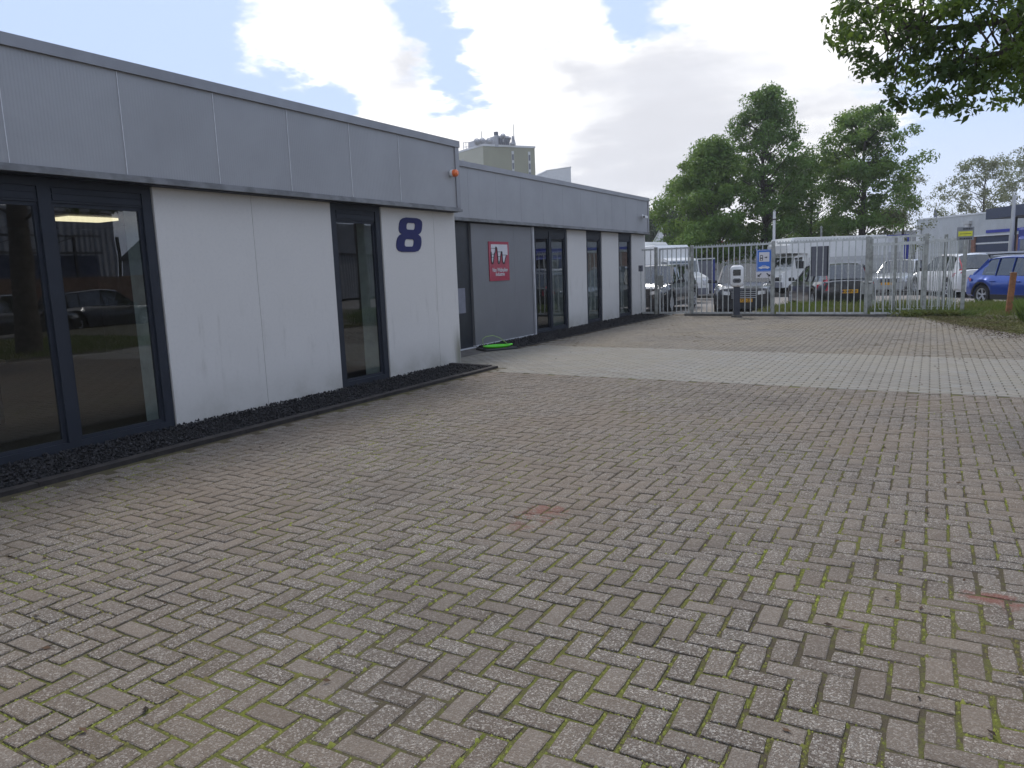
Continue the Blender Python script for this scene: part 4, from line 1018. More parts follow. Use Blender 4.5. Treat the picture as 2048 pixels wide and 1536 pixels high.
# ================================================================== VEHICLES
PZ = -.16
def wheel(parent, x, y, r, side, mat_rim=None, w=.22):
    mb = MB((0, 0, 0)); n_ = 24
    prof = [(r * .66, -.5), (r * .92, -.5), (r, -.32), (r, .32), (r * .92, .5), (r * .66, .5)]
    vs = []; fs = []
    for i in range(n_):
        a = 2 * math.pi * i / n_
        for (rr, yy) in prof: vs.append((math.cos(a) * rr, yy * w, math.sin(a) * rr))
    k = len(prof)
    for i in range(n_):
        for j in range(k): fs.append((i * k + j, ((i + 1) % n_) * k + j, ((i + 1) % n_) * k + (j + 1) % k, i * k + (j + 1) % k))
    mb.add(vs, fs); t = mb.build('wheel', M_TYRE, parent, True); t.location = (x, y, r)
    rm = MB(); yo = side * w * .36
    rm.cyl((0, yo - side * .01, 0), (0, yo, 0), r * .16, r * .14, 12)
    for i in range(5):
        for da in (-.13, .13):
            a = 2 * math.pi * i / 5 + .3 + da; c = (math.cos(a), math.sin(a))
            rm.bar((c[0] * r * .1, yo - side * .01, c[1] * r * .1), (c[0] * r * .64, yo + side * .012, c[1] * r * .64), r * .09, .02)
    vs = []; fs = []
    for i in range(n_):
        a = 2 * math.pi * i / n_
        for rr, yy in ((r * .67, side * w * .47), (r * .60, side * w * .44), (r * .60, side * w * .25)): vs.append((math.cos(a) * rr, yy, math.sin(a) * rr))
    for i in range(n_):
        for j in range(2): fs.append((i * 3 + j, ((i + 1) % n_) * 3 + j, ((i + 1) % n_) * 3 + j + 1, i * 3 + j + 1))
    rm.add(vs, fs)
    rm.build('rim', mat_rim or M_RIM, t, False)
    dk = MB(); dk.cyl((0, side * w * .2, 0), (0, side * w * .22, 0), r * .64, r * .64, 20); dk.build('brake_disc', M_RIMD, t)

def car(name, loc, rz, label, paint, L_=4.4, W=1.84, Hh=1.62, style='suv', clad=M_BLACK, plate_txt=None, rails=True, group=None, wr=.35, wbr=.61, chrome=False, cat='car'):
    root = empty(name, (loc[0], loc[1], loc[2] if len(loc) > 2 else PZ), rz, label, cat, group)
    hl, hw = L_ / 2, W / 2
    belt = Hh * .60; sill = .27; hood = Hh * .60 if style == 'suv' else Hh * .57
    xf = hl - (.86 if style == 'suv' else .84); xr_ = -hl + (.76 if style == 'suv' else .80)
    if style == 'suv': xs_ = dict(wb=hl - 1.15, wt=hl - 1.85, rt=-hl + .42, rb=-hl + .12)
    elif style == 'crossover': xs_ = dict(wb=hl - 1.12, wt=hl - 1.85, rt=-hl + .78, rb=-hl + .20)
    elif style == 'estate': xs_ = dict(wb=hl - 1.30, wt=hl - 2.1, rt=-hl + .62, rb=-hl + .20)
    else: xs_ = dict(wb=hl - 1.1, wt=hl - 1.8, rt=-hl + .55, rb=-hl + .18)
    def ztop(x):
        if x > xs_['wb']:
            t = (x - xs_['wb']) / (hl - xs_['wb']); return belt + (hood * .84 - belt) * t ** 1.6
        t = max(0, (xs_['wb'] - x) / L_); return belt + .05 * t
    def hwid(x):
        e = max(0, (abs(x) - hl * .55) / (hl * .45)); return hw * (1 - (.13 if x > 0 else .10) * e ** 2.2)
    R = wr + .06
    def zb(x):
        for xw in (xf, xr_):
            if abs(x - xw) < R: return wr * .98 + math.sqrt(max(R * R - (x - xw) ** 2, 0)) * .98
        return sill if abs(x) < hl - .35 else sill + .02
    st = sorted(set([round(v, 4) for v in [-hl, -hl + .05, -hl + .16, xs_['wb'], xs_['wt'], 0, .35, -.35, hl - .3, hl - .12, hl - .03, hl] + [xw + R * math.cos(math.pi * i / 12) for xw in (xf, xr_) for i in range(13)] + [xw + s * (R + .012) for xw in (xf, xr_) for s in (-1, 1)]]))
    st = [x for x in st if -hl <= x <= hl]
    def section(x):
        w = hwid(x); zt = ztop(x); b_ = zb(x); zm = max(b_ + .02, .48); zs = zt - .12
        zs = max(zs, zm + .02)
        if x > hl - .02 or x < -hl + .02: w *= .93; b_ = max(b_, sill + .06); zt -= .03; zs -= .04
        return [(w - .07, b_), (w - .01, min(b_ + .06, zm)), (w, zm + .05 if zm + .05 < zs else zm), (w - .005, (zm + zs) / 2 + .05), (w - .04, zs), (w - .105, zt), (w * .55, zt + .03), (0, zt + .04)]
    secs = [section(x) for x in st]; k = 8
    body = MB(); vs = []
    for x, s in zip(st, secs):
        vs += [(x, y, z) for y, z in s] + [(x, -y, z) for y, z in s]
    fs = []
    for i in range(len(st) - 1):
        for sd_ in (0, 1):
            for j in range(k - 1):
                a = i * 2 * k + sd_ * k + j; b = (i + 1) * 2 * k + sd_ * k + j; fs.append((a, b, b + 1, a + 1))
    for i in (0, len(st) - 1):
        for j in range(k - 1):
            a = i * 2 * k + j; fs.append((a, a + 1, a + k + 1, a + k))
    body.add(vs, fs)
    # roof skin and pillars
    gx = [xs_['wb'], xs_['wt'], xs_['wt'] - .35, (xs_['wt'] + xs_['rt']) / 2, xs_['rt'] + .3, xs_['rt'], xs_['rb']]
    zr = [belt + .02, Hh - .045, Hh - .005, Hh, Hh - .02, Hh - .06, belt + .10]
    wb_ = [hwid(x) - .11 for x in gx]; wtp = [wb_[0] - .02, hw * .70, hw * .72, hw * .73, hw * .72, hw * .69, wb_[-1] - .03]
    def gsec(i): return [(wb_[i], ztop(gx[i]) - .01), (wtp[i], zr[i] - .05 if 0 < i < 6 else zr[i]), (wtp[i] * .8, zr[i]), (0, zr[i] + (.025 if 0 < i < 6 else .01))]
    gs = [gsec(i) for i in range(7)]
    def strip(mbx, i, j0, j1, out=0.):
        for s in (1, -1):
            for j in range(j0, j1):
                A, B = gs[i], gs[i + 1]
                mbx.add([(gx[i], s * (A[j][0] + out), A[j][1]), (gx[i + 1], s * (B[j][0] + out), B[j][1]), (gx[i + 1], s * (B[j + 1][0] + out), B[j + 1][1]), (gx[i], s * (A[j + 1][0] + out), A[j + 1][1])], [(0, 1, 2, 3)])
    roof = MB()
    for i in range(1, 5): strip(roof, i, 1, 3)
    body.build('body', paint, root, True)
    roof.build('roof', paint, root, True)
    ws = MB(); strip(ws, 0, 1, 3); ws.build('windscreen', M_CARGLASS, root)
    rw = MB(); A, B = gs[5], gs[6]
    strip(rw, 5, 1, 3); rw.build('rear_window', M_CARGLASS, root)
    # side glass per pane, pillars
    segs = [(xs_['wb'] - .22, (xs_['wt'] + xs_['rt']) / 2 + .35), ((xs_['wt'] + xs_['rt']) / 2 + .29, xs_['rt'] + .52), (xs_['rt'] + .46, xs_['rt'] - .02)]
    if style != 'estate' and style != 'suv': segs = segs[:2] + [(xs_['rt'] + .46, xs_['rt'] + (.1 if style == 'hatch' else -.12))]
    gxa = np.array(gx[::-1]);
    def gi(x, j, c):
        arr = np.array([g[j][c] for g in gs])[::-1]; return float(np.interp(x, gxa, arr))
    for s in (1, -1):
        for (xa, xb) in segs:
            mb = MB(); xx = np.linspace(xa, xb, 6)
            for p, q in zip(xx[:-1], xx[1:]):
                mb.add([(p, s * gi(p, 0, 0), gi(p, 0, 1) + .02), (q, s * gi(q, 0, 0), gi(q, 0, 1) + .02), (q, s * gi(q, 1, 0), gi(q, 1, 1) - .015), (p, s * gi(p, 1, 0), gi(p, 1, 1) - .015)], [(0, 1, 2, 3)])
            mb.build('side_window', M_CARGLASS, root)
    for s in (1, -1):
        pil = MB()
        pil.bar((gx[0] + .0, s * gs[0][1][0], gs[0][1][1]), (gx[1], s * gs[1][1][0], gs[1][1][1]), .05, .05)
        for x in (segs[1][0] + .03, segs[2][0] + .03):
            pil.bar((x, s * (gi(x, 0, 0) + .004), gi(x, 0, 1)), (x, s * (gi(x, 1, 0) + .004), gi(x, 1, 1)), .012, .06)
        pil.bar((gx[6] + .06, s * (gs[6][1][0] - .0), gs[6][1][1] - .1), (gx[5], s * gs[5][1][0], gs[5][1][1]), .07, .09)
        mbq = [(gx[5] + .02, s * (gi(gx[5] + .02, 0, 0) + .0), gi(gx[5], 0, 1)), (gx[6], s * gs[6][0][0], gs[6][0][1]), (gx[5] - .0, s * (gs[5][1][0]), gs[5][1][1]), (gx[6], s * gs[6][1][0], gs[6][1][1])]
        pil.add(mbq, [(0, 1, 3, 2)])
        for a, b in zip(range(1, 5), range(2, 6)):
            pil.bar((gx[a], s * gs[a][1][0], gs[a][1][1]), (gx[b], s * gs[b][1][0], gs[b][1][1]), .03, .03)
        pil.build('pillar', paint, root)
    inn = MB(); inn.box(-hl + .5, hl - 1.4, -hw + .16, hw - .16, sill, belt - .12)
    for s in (-.38, .38):
        for xx_ in (xs_['wt'] - .35, xs_['wt'] - 1.2): inn.box(xx_ - .07, xx_ + .07, s - .22, s + .22, belt - .12, belt + .22)
    inn.build('seats', M_CABIN, root)
    # cladding, bumpers
    cl = MB()
    for s in (1, -1):
        cl.box(xr_ + R + .02, xf - R - .02, min(s * (hw - .075), s * (hw + .004)), max(s * (hw - .075), s * (hw + .004)), sill - .05, sill + .10)
        if clad is M_BLACK:
            for xw in (xf, xr_):
                for i in range(12):
                    a0, a1 = math.pi * i / 12, math.pi * (i + 1) / 12
                    pts = [(xw + math.cos(a) * rr, wr + math.sin(a) * rr) for a, rr in ((a0, R - .005), (a0, R + .06), (a1, R + .06), (a1, R - .005))]
                    y_ = s * (hwid(xw + .2 * np.sign(xw)) + .001)
                    cl.add([(p[0], y_ - s * .05, p[1]) for p in pts] + [(p[0], y_, p[1]) for p in pts], [(4, 5, 6, 7), (1, 5, 6, 2), (0, 4, 7, 3)])
    cl.build('side_cladding', clad, root)
    und = MB(); und.box(-hl + .25, hl - .25, -hw + .12, hw - .12, .2, sill + .12); und.build('underbody', M_BLACK, root)
    fb = MB(); y1 = hwid(hl) - .04
    fb.prism([(hl - .25, -y1 - .05), (hl + .0, -y1 + .08), (hl + .035, -y1 * .55), (hl + .045, 0), (hl + .035, y1 * .55), (hl + .0, y1 - .08), (hl - .25, y1 + .05)], sill - .05, .50, 'xy'); fb.build('front_bumper', clad, root)
    gr_ = MB(); gr_.prism([(hl - .05, -y1 * .62), (hl + .03, -y1 * .5), (hl + .035, y1 * .5), (hl - .05, y1 * .62)], .52, hood * .80, 'xy'); gr_.build('grille', M_BLACK, root)
    gs_ = MB()
    for zz__ in np.linspace(.56, hood * .76, 4): gs_.box(hl + .03, hl + .045, -y1 * .48, y1 * .48, zz__ - .008, zz__ + .008)
    gs_.build('grille_slat', M_RIM if chrome else M_GREYP, root)
    rbm = MB(); rbm.prism([(-hl + .25, -y1 - .05), (-hl + .0, -y1 + .06), (-hl - .045, -y1 * .5), (-hl - .045, y1 * .5), (-hl + .0, y1 - .06), (-hl + .25, y1 + .05)], sill - .04, .56, 'xy'); rbm.build('rear_bumper', clad, root)
    for s in (1, -1):
        h_ = MB(); zc_ = hood * .79
        pts = [(hl - .42, s * (hwid(hl - .42) + .0), zc_ + .04), (hl - .14, s * (hwid(hl - .14) - .02), zc_ + .02), (hl + .015, s * (y1 - .17), zc_), (hl + .03, s * (y1 * .52), zc_ - .02)]
        lo_ = [(p[0], p[1], p[2] - (.05 if i == 0 else .11)) for i, p in enumerate(pts)]
        pts = [(p[0] + .01, p[1] + s * .012, p[2]) for p in pts]; lo_ = [(p[0] + .012, p[1] + s * .012, p[2]) for p in lo_]
        h_.add(pts + lo_, [(0, 1, 5, 4), (1, 2, 6, 5), (2, 3, 7, 6)]); h_.build('headlight', M_HEAD, root)
        t_ = MB()
        if style == 'estate':
            zt_ = belt + .02; cols = [(-hl + .30, hwid(-hl + .3) - .02, belt - .18, belt - .02), (-hl + .08, hwid(-hl) - .05, belt - .24, belt + .16)]
            t_.add([(-hl + .42, s * (hwid(-hl + .42) + .006), belt - .20), (-hl + .02, s * (hwid(-hl) - .05), belt - .26), (-hl + .02, s * (hwid(-hl) - .09), belt - .02), (-hl + .42, s * (hwid(-hl + .42) - .03), belt - .06)], [(0, 1, 2, 3)])
            t_.add([(-hl + .02, s * (hwid(-hl) - .05), belt - .26), (-hl - .03, s * (hwid(-hl) - .22), belt - .24), (-hl + .0, s * (hwid(-hl) - .20), belt - .02), (-hl + .02, s * (hwid(-hl) - .09), belt - .02)], [(0, 1, 2, 3)])
            t_.add([(-hl + .14, s * (hwid(-hl) - .08), belt - .04), (-hl + .04, s * (hwid(-hl) - .22), belt - .04), (xs_['rt'] - .05, s * (hw * .64), Hh - .14), (xs_['rt'] + .03, s * (hw * .72), Hh - .14)], [(0, 1, 2, 3)])
        else:
            t_.add([(-hl + .30, s * (hwid(-hl + .3) + .008), belt - .16), (-hl - .0, s * (hwid(-hl) - .055), belt - .20), (-hl + .0, s * (hwid(-hl) - .06), belt - .04), (-hl + .30, s * (hwid(-hl + .3) - .0), belt - .07)], [(0, 1, 2, 3)])
            t_.add([(-hl - .0, s * (hwid(-hl) - .055), belt - .20), (-hl - .02, s * (hwid(-hl) - .32), belt - .18), (-hl - .015, s * (hwid(-hl) - .32), belt - .06), (-hl + .0, s * (hwid(-hl) - .06), belt - .04)], [(0, 1, 2, 3)])
        t_.build('tail_light', M_TAIL, root)
        mr = MB(); xm = xs_['wb'] - .28
        mr.bbox(xm - .07, xm + .07, s * (hw + .12) - .09, s * (hw + .12) + .09, belt + .02, belt + .15, .03); mr.bar((xm, s * (hw - .12), belt + .02), (xm, s * (hw + .06), belt + .06), .05, .04); mr.build('mirror', M_BLACK, root)
        for xh in (.15, -.85):
            MB().bbox(xh - .1, xh + .1, s * (hw + .004) - .012, s * (hw + .004) + .012, belt - .17, belt - .135, .004).build('door_handle', paint, root)
        sm = MB()
        for xd in (xs_['wb'] - .3, segs[1][0] + .03, xr_ + R + .05):
            yy_ = s * (hwid(xd) + .0015); sm.add([(xd - .004, yy_, .40), (xd + .004, yy_, .40), (xd + .004, yy_ - s * .006, belt - .13), (xd - .004, yy_ - s * .006, belt - .13)], [(0, 1, 2, 3)])
        sm.build('door_seam', M_BLACK, root)
        if rails:
            rl = MB(); rl.bar((gx[1] - .1, s * (hw * .66), Hh + .02), (gx[5] + .1, s * (hw * .64), Hh + .015), .035, .03); rl.build('roof_rail', M_RIM, root)
        for xw in (xf, xr_): wheel(root, xw, s * (hw - .13), wr, s)
    pl = MB(); pl.box(-hl - .06, -hl - .05, -.26, .26, belt - .34, belt - .225); pl.build('number_plate', M_PLATE, root)
    pl = MB(); pl.box(hl + .05, hl + .06, -.26, .26, .42, .53); pl.build('number_plate', M_PLATE, root)
    if plate_txt:
        text_mesh('plate_text', plate_txt, .11, M_SIGNK, root, frame_mat((-hl - .062, 0, belt - .285), (0, -1, 0)), .002, .0005)
        text_mesh('plate_text', plate_txt, .11, M_SIGNK, root, frame_mat((hl + .062, 0, .472), (0, 1, 0)), .002, .0005)
        MB().box(-hl - .064, -hl - .061, .215, .26, belt - .338, belt - .227).build('plate_band', M_NAVYB, root)
    return root

def heading(dx, dy): return math.atan2(dy, dx)
# dark SUV at the left, nose towards us
Yf = 24.7; d0 = ray(1330, 600); Xr = d0[0] / d0[1] * Yf
car('parked_car', (Xr - .93, Yf + 2.25), heading(0, -1), 'black compact SUV parked nose out behind the pedestrian gate', M_BLACKPAINT, 4.5, 1.86, 1.66, 'suv', M_BLACK)
# mid SUV facing the camera
c0 = G(1487, 617); u = np.array([c0[0], c0[1]]); u = u / np.linalg.norm(u)
cc = u * 24.3; ctr = cc + u * 2.3
car('parked_car', (ctr[0], ctr[1]), heading(-u[0], -u[1]), 'dark grey SUV facing the fence behind the white charging post', M_DKGREYPAINT, 4.6, 1.86, 1.63, 'suv', M_BLACK, 'S-722-Z', chrome=True)
# black estate, rear towards us
a25 = math.radians(22); hd = np.array([-math.sin(a25), math.cos(a25)]); rc = AT(1697, 600, 26.0)[:2]
car('parked_car', (*(rc + hd * 2.3),), heading(*hd), 'black estate car with red tail lights parked rear towards the fence', M_BLACKPAINT, 4.63, 1.86, 1.50, 'estate', M_BLACKPAINT, '4-XRP-30', wr=.33, rails=True)
# white SUV
a22 = math.radians(22); hd = np.array([-math.sin(a22), math.cos(a22)]); rc = AT(1962, 590, 33.5)[:2]
car('parked_car', (*(rc + hd * 2.3),), heading(*hd), 'white estate style SUV parked beyond the fence end left of the blue car', M_WHITEPAINT, 4.7, 1.9, 1.66, 'estate', M_WHITEPAINT, wr=.36)
# silver car facing
rc = AT(1800, 588, 37)[:2]; u = rc / np.linalg.norm(rc)
car('parked_car', (*(rc + u * 2),), heading(-u[0] - .25, -u[1]), 'silver hatchback seen nose on through the dense fence bars', M_SILVERPAINT, 4.1, 1.76, 1.5, 'hatch', M_SILVERPAINT, wr=.31, rails=False)
# blue SUV
hd = np.array([math.sin(math.radians(36)), -math.cos(math.radians(36))]); rw_ = AT(1961, 603, 28.3)[:2]
nrm = np.array([hd[1], -hd[0]])          # right-hand side of the car
xr_loc = -4.23 / 2 + .76
sgn_ = 1
ctr = rw_ + hd * (-xr_loc) + np.array([hd[1], -hd[0]]) * -(1.82 / 2 - .05) * -1
left = np.array([-hd[1], hd[0]])
cam_side = -1 if (left @ (-rw_)) < 0 else 1
ctr = rw_ - hd * xr_loc - left * cam_side * (.86)
car('parked_car', (*ctr,), heading(*hd), 'metallic blue compact SUV with silver roof trim parked on the right by the grass', M_BLUEPAINT, 4.23, 1.82, 1.55, 'crossover', M_BLACK, wr=.335, rails=True)
p = AT(2030, 560, 34)[:2]
car('parked_car', (*(p + np.array([.6, .3])),), heading(1, -.45), 'black car with only its roof showing behind the blue car', M_BLACKPAINT, 4.4, 1.8, 1.66, 'suv', M_BLACK, rails=True)
p = AT(1998, 560, 38)[:2]
car('parked_car', (*p,), heading(1, .2), 'silver car parked between the white car and the grey hall', M_SILVERPAINT, 4.5, 1.8, 1.55, 'estate', M_SILVERPAINT, rails=True)
p = AT(1562, 560, 44)[:2]
car('parked_car', (*(p),), heading(.25, 1), 'black hatchback far behind, right of the tall white pole', M_BLACKPAINT, 4.1, 1.76, 1.5, 'hatch', M_BLACKPAINT, rails=False)
# cars seen only as reflections opposite the facade
for (x, y, a, lb_, pt) in ((13.5, 13.5, 1.4, 'dark car parked opposite the building, seen mirrored in the big window', M_BLACKPAINT), (14.2, 17.2, 1.6, 'dark grey car parked opposite the building near the hall corner', M_DKGREYPAINT), (13, 24.5, 1.2, 'white car parked opposite, mirrored in the narrow window', M_WHITEPAINT)):
    car('parked_car', (x, y), a, lb_, pt, 4.4, 1.8, 1.5, 'hatch', pt, rails=False)

def van(name, label, loc, rz, L_, W, Hh, mat, cabl=1.3, overcab=False, cat='van', band=None, win=True, cab_h=None):
    """box-bodied vehicle, nose at +x"""
    r = empty(name, (loc[0], loc[1], PZ), rz, label, cat); hl, hw = L_ / 2, W / 2
    zc = .55; bx = hl - cabl
    b = MB()
    p = [(-hl, zc - .1), (-hl - .03, zc + .4), (-hl, Hh - .12), (-hl + .15, Hh), (bx - .1 if not overcab else bx + .75, Hh), (bx if not overcab else bx + 1.0, Hh - (.12 if not overcab else .35)), (bx if not overcab else bx + .95, 2.0 if overcab else zc + .9), (bx, 1.95 if overcab else zc + .5), (bx, zc - .1)]
    ys = [(-hw, .06), (-hw + .06, 0), (hw - .06, 0), (hw, .06)]
    for (ya, ia), (yb, ib) in zip(ys[:-1], ys[1:]):
        cxm = sum(a for a, _ in p) / len(p); czm = sum(c for _, c in p) / len(p)
        def sh_(i): k = 1 - i / 2.5; return [(cxm + (a - cxm) * k, czm + (c - czm) * k) for a, c in p]
        A, B = sh_(ia), sh_(ib); m = len(p)
        b.add([(a, ya, c) for a, c in A] + [(a, yb, c) for a, c in B], [(i, (i + 1) % m, m + (i + 1) % m, m + i) for i in range(m)])
        if ia: b.add([(a, ya, c) for a, c in A], [tuple(range(m))])
        if ib: b.add([(a, yb, c) for a, c in B], [tuple(range(m))])
    b.build('box_body', mat, r)
    ch = cab_h or 1.95
    c = MB(); pts = [(bx, .4), (bx, ch), (bx + .25, ch), (bx + .25 + .35, ch - .12), (hl - .55, 1.28), (hl - .05, 1.08), (hl, .85), (hl, .35)]
    c.prism(pts, -hw + .12, hw - .12); c.build('cab', mat, r)
    g = MB(); g.add([(bx + .62, -hw + .2, ch - .17), (bx + .62, hw - .2, ch - .17), (hl - .55, hw - .2, 1.31), (hl - .55, -hw + .2, 1.31)], [(0, 1, 2, 3)]); g.v = [(a + .015, b2, c2 + .01) for a, b2, c2 in g.v]; g.build('windscreen', M_CARGLASS, r)
    for s in (-1, 1):
        g = MB(); y = s * (hw - .115); g.add([(bx + .2, y, 1.25), (hl - .7, y, 1.25), (bx + .6, y, ch - .2), (bx + .2, y, ch - .15)], [(0, 1, 2, 3)]); g.build('cab_window', M_CARGLASS, r)
        h = MB(); h.bbox(hl - .1, hl + .015, s * (hw - .35) - .14, s * (hw - .35) + .14, .75, .98, .03); h.build('headlight', M_HEAD, r)
        m = MB(); m.bbox(hl - .95, hl - .83, s * (hw + .06) - .08, s * (hw + .06) + .08, 1.25, 1.6, .02); m.build('mirror', M_BLACK, r)
        for x in (hl - .95, -hl + 1.1): wheel(r, x, s * (hw - .2), .34, s)
        if band:
            q = MB(); q.add([(-hl + .1, s * (hw + .003), zc), (bx - .05, s * (hw + .003), zc), (bx - .05, s * (hw + .003), band[0]), (-hl + .1, s * (hw + .003), band[0])], [(0, 1, 2, 3)]); q.build('side_band', band[1], r)
        if win:
            q = MB(); q.prism(rrect(-hl * .2, 1.75, .9, .5, .08), min(s * (hw + .002), s * (hw + .012)), max(s * (hw + .002), s * (hw + .012))); q.build('side_window', M_CARGLASS, r)
    f = MB(); f.prism([(hl - .03, -hw + .1), (hl + .06, -hw + .3), (hl + .06, hw - .3), (hl - .03, hw - .1)], .35, .62, 'xy'); f.build('bumper', M_GREYP, r)
    f = MB(); f.box(-hl + .1, bx + .1, -hw + .15, hw - .15, .35, zc - .02); f.build('chassis', M_BLACK, r)
    return r
p = AT(1340, 560, 34)[:2]
van('camper_van', 'white high roofed camper van nose right behind the gate', (p[0] - 1.0, p[1] + .3, 0), heading(1, -.55), 5.4, 2.0, 2.5, M_CAMPER, 1.25, cat='camper van', win=False)
p = AT(1290, 560, 37)[:2]
van('camper_van', 'white box van behind the building corner left of the flag', (p[0] - .6, p[1], 0), heading(1, -.2), 5.2, 2.1, 2.75, M_CAMPER, 1.25, cat='van', win=False)
p = AT(1640, 560, 40)[:2]
van('motorhome', 'long white motorhome with overcab bed behind the black estate', (p[0] + .1, p[1] + .6, 0), heading(-1, -.75), 5.4, 2.2, 2.72, M_CAMPER, 1.2, True, 'motorhome', band=(1.75, M_CAMPER2), win=False)
p = AT(1706, 560, 45)[:2]
van('box_trailer_truck', 'white box truck standing right of the motorhome', (p[0], p[1], 0), heading(-1, -.9), 4.6, 2.1, 2.75, M_CAMPER, 1.2, False, 'truck', band=(1.9, M_CAMPER2), win=False)
p = AT(1530, 560, 48)[:2]
van('white_van', 'white van far behind the tall white pole', (p[0] + .8, p[1] + .6, 0), heading(-1, .1), 4.9, 1.95, 2.4, M_CAMPER, 1.3, win=False)
p = AT(1560, 560, 56)[:2]
van('white_van', 'white truck with long body in the far background left of the motorhome', (p[0], p[1], 0), heading(-1, -.1), 6.5, 2.2, 2.9, M_CAMPER2, 1.4, win=False)
p = AT(2046, 560, 42)[:2]
van('blue_van', 'dark blue van with pale windows at the right edge before the hall', (p[0] + .9, p[1], 0), heading(-.25, -1), 5.0, 2.0, 2.75, M_BLUEVAN, 1.2, cab_h=2.35, win=False)
# white tipper with tilted bed
p = AT(1462, 560, 46)[:2]
tt = van('tipper_truck', 'white tipper truck with raised bed behind the grey SUV', (p[0] + .3, p[1], 0), heading(-1, -.4), 4.6, 1.9, 1.75, M_CAMPER, 1.3, cat='truck', win=False, cab_h=1.9)
mb = MB(); mb.prism([(-1.9, 1.78), (.2, 1.9), (.5, 3.0), (.1, 2.55), (-1.9, 2.1)], -.9, .9); mb.build('tilted_bed', M_CAMPER2, tt)
# small far things -------------------------------------------------------------------
p = AT(1411, 560, 36)
bc = empty('roll_container', (p[0], p[1], 0), math.radians(14), 'dark panelled blue framed container behind the first fence panel', 'container')
MB().box(-.38, .34, -.3, .3, .25, 1.62).build('panel', M_GREYP, bc)
for x in (-.42, .38): MB().box(x - .045, x + .045, -.34, .34, .12, 1.68).build('frame_post', M_BLUEBOX, bc)
MB().box(-.46, .42, -.33, .33, 1.681, 1.74).build('top_rail', M_RAIL, bc); MB().box(-.375, .335, -.33, .33, .12, .249).build('base', M_BLACK, bc)
p = AT(1414, 560, 50)
gc = empty('green_container', (p[0], p[1], 0), math.radians(10), 'dark green container in the background behind the blue framed one', 'container')
MB().box(-1.0, 1.0, -1.2, 1.2, .1, 2.4).build('container_box', M_GREENBOX, gc)
for i in range(8): MB().box(-.95 + i * .26, -.85 + i * .26, -1.23, -1.201, .15, 2.3).build('rib', M_GREENBOX, gc)
MB().box(-1.03, 1.03, -1.24, 1.24, 2.401, 2.5).build('lid', M_GREENBOX, gc)
p = AT(1450, 560, 52)
rg = empty('loader_crane', (p[0], p[1], 0), .3, 'red loader crane arm above the white tipper truck', 'crane')
MB().cyl((0, 0, 0), (0, 0, 2.3), .12, .1, 8).build('mast', M_REDM, rg)
mb = MB()
for a in range(6):
    t = a * math.pi / 6 - .2; mb.bar((0, 0, 2.5), (math.cos(t) * .7, .1, 2.5 + math.sin(t) * .5), .07); mb.bar((math.cos(t) * .7, .1, 2.5 + math.sin(t) * .5), (math.cos(t) * .8, 0, 2.2 + math.sin(t) * .5), .06)
mb.build('grab', M_REDM, rg)
p = AT(1503, 560, 50)
bb = empty('blue_board', (p[0], p[1], 0), .2, 'small blue board on legs in the far background beside the charging sign', 'board')
MB().box(-.4, .4, -.03, .03, 1.85, 2.3).build('board', M_NAVYB, bb)
for x in (-.3, .3): MB().box(x - .03, x + .03, -.06, -.031, 0, 2.2).build('leg', M_GALV, bb)
p = AT(1778, 560, 55)
bl_ = empty('blue_skip', (p[0], p[1], 0), .15, 'dark blue open skip container between trees and hall', 'container')
MB().box(-1., .95, -.9, .9, .4, 2.35).build('skip_body', M_NAVYB, bl_); mb = MB()
for x in (-1.0, -.35, .3, .9): mb.box(x - .05, x + .05, -.95, -.901, .4, 2.75)
mb.box(-1.05, .95, -.95, -.90, 2.76, 2.85); mb.build('rim_frame', M_NAVYB, bl_)
# flag on pole
p = AT(1326, 560, 60)
fl = empty('flag_pole', (p[0], p[1], 0), 0, 'white flagpole with a limp white and blue flag above the vans', 'flag')
MB().cyl((0, 0, 0), (0, 0, 4.5), .045, .035, 8).build('pole', M_WHITE, fl)
mb = MB(); prev = None
fvs = []; rows = 9
for i in range(rows):
    t = i / (rows - 1); wdt = .12 + 1.1 * t
    for j in range(5):
        s = j / 4; fvs.append((-s * wdt, .06 * math.sin(s * 9 + t * 5), 4.45 - t * 2.1 + .25 * s * t))
mb.add(fvs, [(i * 5 + j, i * 5 + j + 1, (i + 1) * 5 + j + 1, (i + 1) * 5 + j) for i in range(rows - 1) for j in range(4) if not i > 5])
mb.build('flag_cloth', M_WHITE, fl, True)
mb = MB(); mb.add(fvs, [(i * 5 + j, i * 5 + j + 1, (i + 1) * 5 + j + 1, (i + 1) * 5 + j) for i in range(6, rows - 1) for j in range(4)]); mb.build('flag_cloth', pm('blue_flag', (.1, .2, .42), .7), fl, True)
# curved lamp post + straight poles
p = AT(1506, 560, 46)
lp = empty('street_lamp', (p[0], p[1], 0), 0, 'white street lamp with curved top behind the charging sign', 'lamp post')
mb = MB(); pts = [(0, 0, 0), (0, 0, 2.6), (-.04, 0, 2.9), (-.15, 0, 3.15), (-.32, 0, 3.28)]
for a, b in zip(pts[:-1], pts[1:]): mb.cyl(a, b, .07, .065, 8)
mb.build('post', M_WHITE, lp); MB().bbox(-.5, -.28, -.06, .06, 3.22, 3.32, .02).build('lantern', M_WHITE, lp)
p = AT(1640, 560, 45)
lp = empty('street_lamp', (p[0], p[1], 0), 0, 'straight pale grey pole rising behind the motorhome', 'lamp post')
MB().cyl((0, 0, 0), (0, 0, 3.2), .07, .055, 8).build('post', M_GALV, lp); MB().cyl((0, 0, 3.2), (0, 0, 3.3), .09, .03, 8).build('cap', M_GALV, lp)
p = AT(2018, 560, 43)
lp = empty('street_lamp', (p[0], p[1], 0), 0, 'thick white lamp post in front of the navy canopy', 'lamp post')
